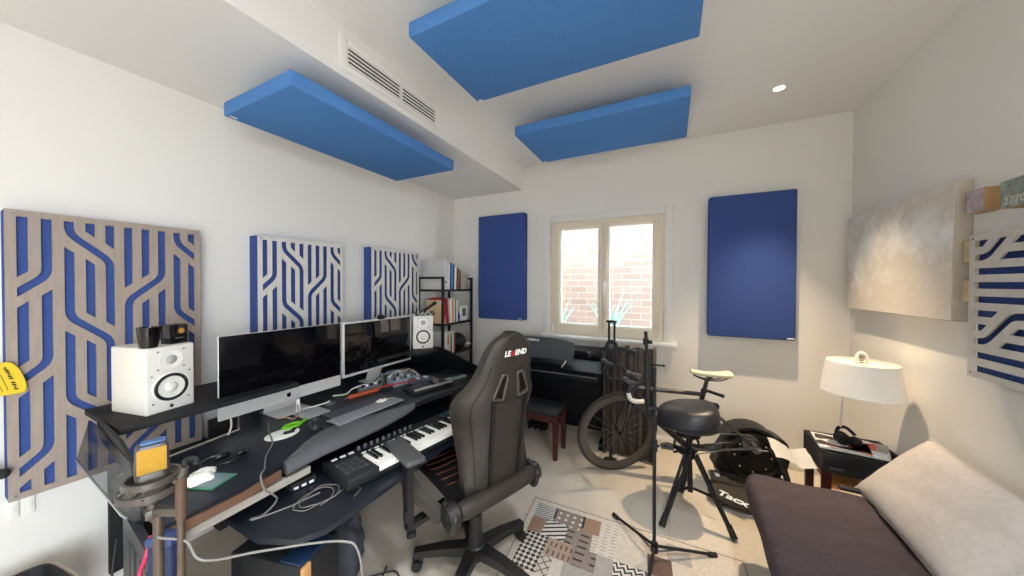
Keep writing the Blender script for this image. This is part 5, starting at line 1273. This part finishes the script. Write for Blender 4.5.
# ------------------------------------------------------------------ patchwork rug
def rugmat(name, kind, c1, c2, sc, rot=0):
    k = NT('rug_'+name); v = k.obj((sc, sc, 1), (0, 0, R(rot)))
    sp = k.n('ShaderNodeSeparateXYZ'); k.l(v, sp.inputs[0]); X, Y = sp.outputs[0], sp.outputs[1]
    fr = lambda s: k.math('FRACT', s)
    if kind == 'plain': f = 0.0
    elif kind == 'stripe': f = k.math('LESS_THAN', fr(X), .42)
    elif kind == 'check':
        a = k.math('LESS_THAN', fr(X), .5); b_ = k.math('LESS_THAN', fr(Y), .5); f = k.math('ABSOLUTE', k.math('SUBTRACT', a, b_))
    elif kind == 'zig':
        tri = k.math('ABSOLUTE', k.math('SUBTRACT', fr(k.math('MULTIPLY', X, .8)), .5)); f = k.math('LESS_THAN', fr(k.math('ADD', Y, k.math('MULTIPLY', tri, 1.5))), .45)
    elif kind == 'dash':
        a = k.math('LESS_THAN', fr(X), .3); b_ = k.math('LESS_THAN', fr(k.math('MULTIPLY', Y, .5)), .6); f = k.math('MULTIPLY', a, b_)
    elif kind == 'dot':
        dx = k.math('SUBTRACT', fr(X), .5); dy = k.math('SUBTRACT', fr(Y), .5); f = k.math('LESS_THAN', k.math('ADD', k.math('MULTIPLY', dx, dx), k.math('MULTIPLY', dy, dy)), .05)
    elif kind == 'grid':
        a = k.math('LESS_THAN', fr(X), .14); b_ = k.math('LESS_THAN', fr(Y), .14); f = k.math('MAXIMUM', a, b_)
    nz = k.n('ShaderNodeTexNoise', Scale=60.0, Detail=4.0); k.l(k.obj(), nz.inputs['Vector'])
    base = k.mix(f, lin(c1), lin(c2)) if kind != 'plain' else lin(c1)
    mx = k.n('ShaderNodeMix', data_type='RGBA', blend_type='MULTIPLY'); mx.inputs[0].default_value = .45
    if isinstance(base, tuple): mx.inputs[6].default_value = base
    else: k.l(base, mx.inputs[6])
    k.l(nz.outputs[0], mx.inputs[7]); g = k.n('ShaderNodeBrightContrast'); k.l(mx.outputs[2], g.inputs[0]); g.inputs[1].default_value = .03
    k.l(g.outputs[0], k.b.inputs['Base Color']); k.b.inputs['Roughness'].default_value = .95; k.b.inputs['Specular IOR Level'].default_value = .1
    return k.m
RM = [rugmat('beige', 'plain', '#dccfc0', '', 1), rugmat('brown', 'plain', '#a4826b', '', 1), rugmat('fine_hatch', 'stripe', '#d6d3cf', '#77716c', 55, 45), rugmat('bold_stripe', 'stripe', '#e6dfd6', '#2c2825', 32, 62),
      rugmat('checker', 'check', '#ded3c5', '#2f2925', 24, 45), rugmat('zigzag', 'zig', '#ece4d8', '#1d1a19', 30, 20), rugmat('dashes', 'dash', '#b39883', '#5d4b40', 34), rugmat('taupe_dots', 'dot', '#8f8078', '#e3dad0', 22),
      rugmat('grey', 'plain', '#b5aba3', '', 1), rugmat('pale_dash', 'dash', '#e0d6ca', '#b5a596', 40, 90), rugmat('dark_brown', 'plain', '#6d5446', '', 1), rugmat('grid', 'grid', '#d4c6b6', '#4a403a', 28, 45), rugmat('lined_taupe', 'dash', '#97877c', '#3f3530', 22, 90), rugmat('dark_line', 'plain', '#2e2825', '', 1)]
LAY = [[(.13, 2), (.185, 7), (.10, 1), (.125, 9), (.24, 0), (.12, 8), (.22, 0)],
       [(.09, 1), (.14, 3), (.15, 12), (.14, 9), (.16, 0), (.12, 10), (.32, 0)],
       [(.14, 4), (.15, 6), (.13, 12), (.09, 8), (.165, 5), (.12, 7), (.14, 10), (.185, 0)],
       [(.13, 4), (.07, 11), (.06, 0), (.22, 8), (.12, 1), (.16, 6), (.20, 9), (.16, 12)],
       [(.08, 1), (.20, 0), (.10, 1), (.14, 8), (.18, 9), (.14, 11), (.13, 3), (.15, 0)],
       [(.16, 9), (.12, 10), (.18, 0), (.14, 5), (.12, 7), (.20, 8), (.20, 1)],
       [(.12, 6), (.18, 8), (.14, 2), (.16, 0), (.15, 12), (.18, 9), (.19, 4)],
       [(.20, 0), (.12, 3), (.14, 1), (.18, 9), (.14, 8), (.12, 5), (.22, 0)],
       [(.14, 12), (.16, 9), (.20, 0), (.12, 11), (.16, 6), (.16, 1), (.18, 8)],
       [(.12, 1), (.20, 8), (.12, 4), (.18, 0), (.16, 7), (.14, 10), (.20, 9)],
       [(.18, 0), (.14, 5), (.16, 1), (.14, 8), (.18, 3), (.16, 0), (.16, 12)],
       [(.14, 7), (.16, 0), (.14, 10), (.20, 9), (.14, 2), (.16, 6), (.18, 0)]]
ruo = Vector((-.862, 2.090, 0)); ex = Vector((1.206, .022, 0)).normalized(); ey = Vector((.075, -1, 0)).normalized()
rw, rl, mg, ch_ = 1.24, 1.66, .060, .128
b = nb(); z = .006
V = [[b.verts.new(ruo+ex*u+ey*v+Vector((0, 0, z))) for u in (0, mg, rw-mg, rw)] for v in (0, mg, rl-mg, rl)]
for j in range(3):
    for i in range(3):
        if i == 1 and j == 1: continue
        b.faces.new((V[j][i], V[j+1][i], V[j+1][i+1], V[j][i+1]))
for r_i, rowc in enumerate(LAY):
    u0 = mg; v0 = mg+r_i*ch_; tot = sum(w_ for w_, _ in rowc); k_ = (rw-2*mg)/tot
    for w_, mi in rowc:
        u1 = u0+w_*k_; f = b.faces.new([b.verts.new(ruo+ex*u+ey*v+Vector((0, 0, z))) for u, v in ((u0, v0), (u0, v0+ch_), (u1, v0+ch_), (u1, v0))]); f.material_index = mi; u0 = u1
us = [0, mg, rw-mg, rw]; vs = [0, mg, rl-mg, rl]
ring = [V[0][i] for i in range(len(us))]+[V[j][-1] for j in range(1, len(vs))]+[V[-1][i] for i in range(len(us)-2, -1, -1)]+[V[j][0] for j in range(len(vs)-2, 0, -1)]
low = [b.verts.new((v.co.x, v.co.y, .0005)) for v in ring]
for i in range(len(ring)): b.faces.new((ring[i], ring[(i+1) % len(ring)], low[(i+1) % len(ring)], low[i]))
rug = tag(obj('patchwork_rug', b, RM, loc=(-.2, 1.25, 0), smooth=None), 'beige and brown patchwork rug on the floor beside the chair', 'rug')
b = nb(); q = .022
for (a0, a1) in (((q, q), (rw-q, q)), ((rw-q, q), (rw-q, rl-q)), ((rw-q, rl-q), (q, rl-q)), ((q, rl-q), (q, q))):
    A, B_ = [ruo+ex*p[0]+ey*p[1]+Vector((0, 0, z+.0004)) for p in (a0, a1)]; sweep_rect(b, [A, B_], .0035, .0008)
for (u, v, du, dv) in ((.192, .062, .012, .10), (.372, .062, .014, .10)): 
    A = ruo+ex*u+ey*v+Vector((0, 0, z+.0004)); sweep_rect(b, [A, A+ey*dv], du, .0008)
obj('dark_border_line', b, RM[13], rug, smooth=None)

# ------------------------------------------------------------------ daybed, pillow
SOF = mat('aubergine_cover', '#3c2f34', .75, vary=.22, vscale=14, stretch=(1.2, 4, 1), bump=.6, bscale=30)
t = thing('daybed', 'dark brown covered daybed along the wall under the canvas painting', 'daybed', (.78, 1.0, 0))
NS, NTt = 44, 90
def outline(u, v):
    # u across (0 = room side), v along (0 = far end)
    xl = .372-.040*min(1, v*1.6); fy = 2.185+.035*u+.10*u*u
    if u < .05: fy -= .022*(1-u/.05)**2
    if v < .018: xl += .018*(1-v/.018)**2
    return xl+(1.205-xl)*u, fy+(-.35-fy)*v
def hgt(u, v):
    du = min(u/.055, 1); dv = min(v/.022, 1)
    z = .462-.035*(1-math.sqrt(max(0, 1-(1-du)**2)))-.030*(1-math.sqrt(max(0, 1-(1-dv)**2)))
    x, y = outline(u, v)
    z += .006*math.sin(14*y+5*x+1.2*math.sin(7*x))*min(1, u*6)+.0035*math.sin(31*y-9*x)+.003*math.sin(23*(y+.8*x)) -.012*math.exp(-((u-.5)/.3)**2)
    return z
P = []
for i in range(NTt+1):
    v = (i/NTt)**1.6; row = []
    for j in range(NS+1):
        u = (j/NS)**1.35; x, y = outline(u, v); row.append((x, y, hgt(u, v)))
    x, y = outline(0, v); side = []
    for q in range(1, 9):
        z = row[0][2]*(1-q/8)+.305*(q/8); side.append((x+.006*math.sin(q*.5+v*40)*q/8-.008*math.sin(q/8*PI)+.045*(q/8)**2, y, z))
    P.append(side[::-1]+row)
b = nb(); V = surf(b, P)
# far end drop
er = P[0]; prev = V[0]
for q in range(1, 7):
    cur = [b.verts.new((p[0]+(.02*q/6 if k < 8 else 0), p[1]+.004*math.sin(k*.6+q)-.012*q/6, p[2]*(1-q/6)+.305*q/6)) for k, p in enumerate(er)]
    for k in range(len(cur)-1): b.faces.new((prev[k], prev[k+1], cur[k+1], cur[k]))
    prev = cur
obj('cover', b, SOF, t, smooth=70)
b = nb(); bx(b, .44, 1.19, -.33, 2.12, .24, .36, .02); obj('mattress', b, mat('mattress_grey', '#4d4746', .9), t)
for x in (.60, 1.15):
    for y in (-.28, 1.95):
        b = nb(); bx(b, x-.025, x+.025, y-.025, y+.025, 0, .25); obj('leg', b, BLACKM, t)
b = nb(); bx(b, .78, .91, 2.205, 2.243, .452, .466, .004)
tag(obj('remote_control', b, BLACKM, loc=(.845, 2.225, .452)), 'slim black remote lying at the far end of the daybed', 'remote')
# pillow leaning on the wall
t = thing('pillow', 'large pale beige pillow leaning on the wall over the daybed', 'pillow', (1.0, 1.93, .46))
PM = mat('pillow_linen', '#bfb6af', .9, vary=.06, vscale=40, bump=.2, bscale=350)
pc = Vector((.985, 1.915, .605)); px_ = Vector((-.02, -1, .0)).normalized(); pu = Vector((.255, 0.0, .300)).normalized(); pn = px_.cross(pu).normalized()
if pn.x > 0: pn = -pn
LW, LH = .36, .205; V2 = []
b = nb(); grids = []
for sgn in (1, -1):
    P = []
    for i in range(33):
        row = []
        for j in range(25):
            s_, r_ = -1+2*i/32, -1+2*j/24
            e = max(0, 1-abs(s_)**3.2)**.55*max(0, 1-abs(r_)**3.0)**.55
            pin = 1-.07*(1-abs(s_)**2)*abs(r_)**4; pin2 = 1-.07*(1-abs(r_)**2)*abs(s_)**4
            th = .075*e+.0022*math.sin(7*s_+4*r_)*e+.0012*math.sin(11*r_-5*s_)*e
            row.append(pc+px_*(s_*LW*pin2)+pu*(r_*LH*pin)+pn*sgn*th)
        P.append(row)
    grids.append(surf(b, P))
bmesh.ops.remove_doubles(b, verts=list(b.verts), dist=.0008)
pw = obj('pillow_body', b, PM, t, smooth=80)
b = nb(); ed = [(-1+2*k/20, -1) for k in range(20)]+[(1, -1+2*k/14) for k in range(14)]+[(1-2*k/20, 1) for k in range(20)]+[(-1, 1-2*k/14) for k in range(14)]
tube(b, [pc+px_*(s_*LW*(1-.07*(1-abs(r_)**2)*abs(s_)**4))+pu*(r_*LH*(1-.07*(1-abs(s_)**2)*abs(r_)**4)) for s_, r_ in ed], .0035, 6, True); obj('seam', b, PM, pw)

# ------------------------------------------------------------------ bedside cabinet and its things
TX0, TX1, TY0, TY1, TZ0, TZ1 = .828, 1.20, 2.565, 2.88, .368, .50
t = thing('bedside_cabinet', 'black box-topped bedside cabinet on dark red legs in the corner', 'bedside table', ((TX0+TX1)/2, (TY0+TY1)/2, 0))
b = nb(); bx(b, TX0, TX1, TY0, TY1, TZ0, TZ0+.02); bx(b, TX0, TX0+.02, TY0, TY1, TZ0+.02, TZ1); bx(b, TX1-.02, TX1, TY0, TY1, TZ0+.02, TZ1); bx(b, TX0+.02, TX1-.02, TY1-.02, TY1, TZ0+.02, TZ1); bx(b, TX0+.02, TX1-.02, TY0+.006, TY1-.02, TZ1-.03, TZ1-.012); obj('box', b, BLACKM, t)
b = nb(); bx(b, TX0+.004, TX1-.004, TY0-.004, TY0+.012, TZ0+.004, TZ1-.004, .003); dr = obj('drawer_front', b, mat('cabinet_front', '#1b1d22', .4), t)
b = nb(); bx(b, TX0+.03, TX0+.09, TY0-.010, TY0-.004, TZ0+.03, TZ0+.042, .002); obj('pull', b, GREY, dr)
for x in (TX0+.025, TX1-.025):
    for y in (TY0+.025, TY1-.025):
        b = nb(); bx(b, x-.02, x+.02, y-.02, y+.02, 0, TZ0, .003); obj('leg', b, REDWOOD, t)
b = nb(); bx(b, TX0+.045, TX1-.045, TY0+.02, TY1-.02, .27, .29, .003); obj('lower_shelf', b, mat('orange_wood', '#c9853f', .5, vary=.1), t)
zt = TZ1
def magazine(cx, cy, w, d, th, z, a, col, label):
    t = thing('magazine', label, 'magazine', (cx, cy, z), R(a), group='magazines on the bedside cabinet')
    b = nb(); bx(b, -w/2+.002, w/2-.002, -d/2+.002, d/2-.002, 0, th); obj('pages', b, PAPER, t, world=False)
    k = NT('cover_print_'+str(len(MATS))+label[:5]); v = k.obj((9, 9, 1)); vo = k.n('ShaderNodeTexVoronoi', Scale=1.0); k.l(v, vo.inputs['Vector'])
    rp = k.n('ShaderNodeValToRGB'); rp.color_ramp.interpolation = 'CONSTANT'
    cols = col; rp.color_ramp.elements[0].color = lin(cols[0]); rp.color_ramp.elements[1].color = lin(cols[1]); rp.color_ramp.elements[1].position = .35
    for i, c in enumerate(cols[2:]): e = rp.color_ramp.elements.new(.55+.2*i); e.color = lin(c)
    sx = k.n('ShaderNodeSeparateColor'); k.l(vo.outputs['Color'], sx.inputs[0]); k.l(sx.outputs[0], rp.inputs[0]); k.l(rp.outputs[0], k.b.inputs['Base Color']); k.b.inputs['Roughness'].default_value = .35
    b = nb(); bx(b, -w/2, w/2, -d/2, d/2, th, th+.001); obj('cover', b, k.m, t, world=False)
magazine(.985, 2.70, .30, .23, .010, zt-.012+.0125, -6, ['#e8e4de', '#cfc9c2', '#dedad5'], 'white magazine lowest in the pile on the bedside cabinet')
magazine(.955, 2.685, .24, .17, .006, zt+.0115, -14, ['#2f2623', '#8d3b24', '#d9d4ce', '#b5664a'], 'dark and red printed magazine on the bedside pile')
magazine(1.085, 2.69, .15, .21, .006, zt+.0115, -20, ['#d7dadc', '#8d949b', '#c04a35', '#b9c0c6'], 'grey photo magazine at the wall side of the bedside pile')
t = thing('headphones', 'folded black headphones resting on the magazines', 'headphones', (.975, 2.69, zt+.018))
b = nb(); sphere(b, (.955, 2.70, zt+.052), (.036, .028, .036), 18); e1 = obj('ear_cup', b, BLACKM, t, smooth=70)
b = nb(); lathe(b, [(.030, 0), (.036, .006), (.034, .016), (.022, .02), (.018, .010), (0, .008)], 24, Matrix.Translation((.955, 2.674, zt+.052)) @ Matrix.Rotation(R(90), 4, 'X'), caps=False); obj('ear_pad', b, RUBBER, e1)
b = nb(); sphere(b, (1.01, 2.675, zt+.045), (.034, .032, .030), 18); obj('ear_cup', b, BLACKM, t, smooth=70)
b = nb(); tube(b, cm([(.935, 2.71, zt+.07), (.955, 2.73, zt+.10), (.99, 2.73, zt+.105), (1.02, 2.70, zt+.075)], 6), .009, 8); obj('headband', b, BLACKM, t)
cable([(.86, 2.76, zt+.005), (.88, 2.72, zt+.022), (.92, 2.66, zt+.04), (.96, 2.655, zt+.03), (.965, 2.67, zt+.03)], .002, CABB, 'thin black headphone lead on the bedside cabinet')
# lamp
t = thing('table_lamp', 'white lamp with wide conical shade on a thin pole in the corner', 'lamp', (.955, 2.74, zt))
lc = Vector((1.012, 2.62, 0)); LZ0, LZ1 = .862, 1.045
SHD = NT('lamp_shade_fabric'); SHD.b.inputs['Base Color'].default_value = lin('#f3f0ea'); SHD.b.inputs['Roughness'].default_value = .8; SHD.b.inputs['Transmission Weight'].default_value = 0
b = nb(); lathe(b, [(.178, LZ0), (.152, LZ1), (.149, LZ1), (.175, LZ0), (.178, LZ0)], 56, Matrix.Translation(lc), caps=False); sh = obj('lamp_shade', b, SHD.m, t)
b = nb(); lathe(b, [(0, LZ1-.016), (.1475, LZ1-.016), (.1475, LZ1-.012), (0, LZ1-.012)], 56, Matrix.Translation(lc), caps=False); obj('top_diffuser', b, mat('cream_diffuser', '#f2ead6', .6), sh)
fz = LZ1-.012
b = nb(); tube(b, cm([lc+Vector((-.024, 0, fz)), lc+Vector((-.023, 0, fz+.04)), lc+Vector((-.011, 0, fz+.066)), lc+Vector((.011, 0, fz+.066)), lc+Vector((.023, 0, fz+.04)), lc+Vector((.024, 0, fz))], 6), .007, 10); fi = obj('top_handle', b, WHITE, t)
b = nb()
for i in range(4): bx(b, lc.x-.010, lc.x+.010, lc.y-.006, lc.y+.006, fz+.006+i*.012, fz+.014+i*.012, .002)
obj('ribbed_grip', b, mat('lamp_grip', '#8b8780', .5), fi)
b = nb(); cyl(b, (.962, 2.74, zt+.02), (.968, 2.68, LZ1-.03), .006, n=12); cyl(b, (.968, 2.68, LZ1-.03), (lc.x, lc.y, LZ1-.03), .006, n=12); obj('pole', b, SATIN, t)
b = nb(); lathe(b, [(0, zt-.011), (.055, zt-.011), (.055, zt+.0), (.012, zt+.024), (0, zt+.024)], 28, Matrix.Translation((.962, 2.74, 0)), caps=False); obj('base', b, SATIN, t)

# ------------------------------------------------------------------ art on the right wall
def canvas_mat():
    k = NT('sand_and_white_paint'); v = k.obj((1, 1, 1)); n1 = k.n('ShaderNodeTexNoise', Scale=4.5, Detail=12.0, Roughness=.72); k.l(v, n1.inputs['Vector'])
    sp = k.n('ShaderNodeSeparateXYZ'); k.l(v, sp.inputs[0])
    band = k.math('SUBTRACT', .26, k.math('ABSOLUTE', k.math('SUBTRACT', sp.outputs[2], .44)))
    f = k.math('ADD', k.math('MULTIPLY', k.math('SUBTRACT', n1.outputs[0], .5), 5.0), k.math('MULTIPLY', band, 3.0))
    cl = k.n('ShaderNodeClamp'); k.l(f, cl.inputs[0])
    k.l(k.mix(cl.outputs[0], lin('#d6cec3'), lin('#f1efec')), k.b.inputs['Base Color'])
    bp = k.n('ShaderNodeBump', Strength=.5, Distance=.012); k.l(n1.outputs[0], bp.inputs['Height']); k.l(bp.outputs[0], k.b.inputs['Normal']); k.b.inputs['Roughness'].default_value = .8
    return k.m
t = thing('canvas_painting', 'wide sand-coloured canvas with rough white texture above the daybed', 'painting', (1.225, 2.73, 1.335))
b = nb(); bx(b, 1.165, 1.1655+.057, 2.235, 3.225, 1.335, 1.990, .004); obj('stretched_canvas', b, mat('canvas_edge', '#c8bdb0', .8, vary=.08), t)
b = nb(); bx(b, 1.1625, 1.166, 2.238, 3.222, 1.338, 1.987); obj('painted_face', b, canvas_mat(), t)
def art_block(y0, y1, z0, z1, x0, face, label, digits=None):
    t = thing('wooden_block', label, 'wall art', (XR, (y0+y1)/2, z0), group='small wooden blocks on the wall')
    b = nb(); bx(b, x0, XR-.003, y0, y1, z0, z1, .002); obj('wood_body', b, mat('block_wood', '#b08f62', .6, vary=.15, vscale=12, stretch=(1, 1, 8)), t)
    b = nb(); bx(b, x0-.002, x0+.001, y0+.001, y1-.001, z0+.001, z1-.001); fc = obj('painted_face', b, face, t)
    if digits:
        me = text_mesh(digits, .040, axes((x0-.0022, (y0+y1)/2, z0+.026), (0, -1, 0), (0, 0, 1)), .0006, space=1.1); obj('digits', me, mat('digit_pale', '#d6cfc2', .7), fc, smooth=None)
MOSS = mat('grey_green_paint', '#8d968c', .85, vary=.35, vscale=35); PINKG = mat('grey_pink_paint', '#a89c9f', .85, vary=.3, vscale=30); SANDP = mat('sand_paint', '#c9b48c', .8, vary=.15)
art_block(2.098, 2.188, 1.818, 1.918, 1.175, PINKG, 'small grey-pink painted block closest to the big canvas', None)
art_block(1.868, 1.985, 1.800, 1.908, 1.155, MOSS, 'small grey-green painted block with raised digits', '2770')
art_block(2.125, 2.215, 1.605, 1.700, 1.185, SANDP, 'sandy wooden block peeking out behind the slotted panel corner', None)
art_block(2.125, 2.215, 1.430, 1.525, 1.185, SANDP, 'sandy wooden block half hidden lower behind the slotted panel', None)

# ------------------------------------------------------------------ light
def area(name, loc, size, energy, color, rot, portal=False, spread=180):
    l = bpy.data.lights.new(name, 'AREA'); l.shape = 'RECTANGLE'; l.size, l.size_y = size; l.energy = energy; l.color = color; l.spread = R(spread)
    o = bpy.data.objects.new(name, l); COL.objects.link(o); o.location = loc; o.rotation_euler = rot
    if portal: l.cycles.is_portal = True
    return o
def spot(name, loc, energy, color, size, blend, radius, rot=(0, 0, 0)):
    l = bpy.data.lights.new(name, 'SPOT'); l.energy = energy; l.color = color; l.spot_size = R(size); l.spot_blend = blend; l.shadow_soft_size = radius
    o = bpy.data.objects.new(name, l); COL.objects.link(o); o.location = loc; o.rotation_euler = rot; return o
w = bpy.data.worlds.new('sky'); SC.world = w; w.use_nodes = True
wt = w.node_tree; bg = wt.nodes['Background']; bg.inputs[1].default_value = 13
tcw = wt.nodes.new('ShaderNodeTexCoord'); spw = wt.nodes.new('ShaderNodeSeparateXYZ'); rpw = wt.nodes.new('ShaderNodeValToRGB')
wt.links.new(tcw.outputs['Generated'], spw.inputs[0]); wt.links.new(spw.outputs[2], rpw.inputs[0]); wt.links.new(rpw.outputs[0], bg.inputs[0])
rpw.color_ramp.elements[0].color = (.80, .86, .92, 1); rpw.color_ramp.elements[1].color = (.80, .92, 1.0, 1)
area('window_daylight_portal', ((WX0+WX1)/2, YB+.12, (WZ0+WZ1)/2), (WX1-WX0, WZ1-WZ0), 1, (1, 1, 1), (R(-90), 0, 0), True)
area('added_door_portal', (XR+.16, (GY0+GY1)/2, GZ1/2), (GZ1, GY1-GY0), 1, (1, 1, 1), (0, R(90), 0), True)  # sky light through the added door
spot('ceiling_spot_back', (.637, 2.744, ZC-.012), 215, (1, .78, .51), 62, .95, .02)
for i, (x, y, e, a) in enumerate(((-.55, .25, 115, 92), (.637, .50, 150, 112), (-.55, -1.05, 115, 92), (.637, -1.05, 115, 92))): spot('fill_spot', (x, y, ZC-.012), e, (.90, .95, 1), a, .75, .10)  # added fill light at the unseen spots

# ------------------------------------------------------------------ camera
cam = bpy.data.cameras.new('camera'); co_ = bpy.data.objects.new('camera', cam); COL.objects.link(co_)
cam.sensor_width = 36; cam.sensor_fit = 'HORIZONTAL'; cam.lens = 36*320/1024; cam.clip_start = .02
yaw, pitch, roll = R(26.5), R(.68), R(.2)
fw_ = Vector((-math.sin(yaw)*math.cos(pitch), math.cos(yaw)*math.cos(pitch), -math.sin(pitch)))
r_ = Vector((math.cos(yaw), math.sin(yaw), 0)); u_ = r_.cross(fw_)
r2 = math.cos(roll)*r_+math.sin(roll)*u_; u2 = -math.sin(roll)*r_+math.cos(roll)*u_
Mc = Matrix((r2, u2, -fw_)).transposed().to_4x4(); Mc.translation = Vector((0, 0, 1.5)); co_.matrix_world = Mc
SC.camera = co_
SC.view_settings.view_transform = 'Standard'; SC.view_settings.look = 'None'; SC.view_settings.gamma = 1; SC.view_settings.use_curve_mapping = False
SC.view_settings.exposure = 0.42
SC.cycles.use_denoising = True
SC.cycles.max_bounces = 10; SC.cycles.diffuse_bounces = 6; SC.cycles.transparent_max_bounces = 12
SC.cycles.sample_clamp_indirect = 6
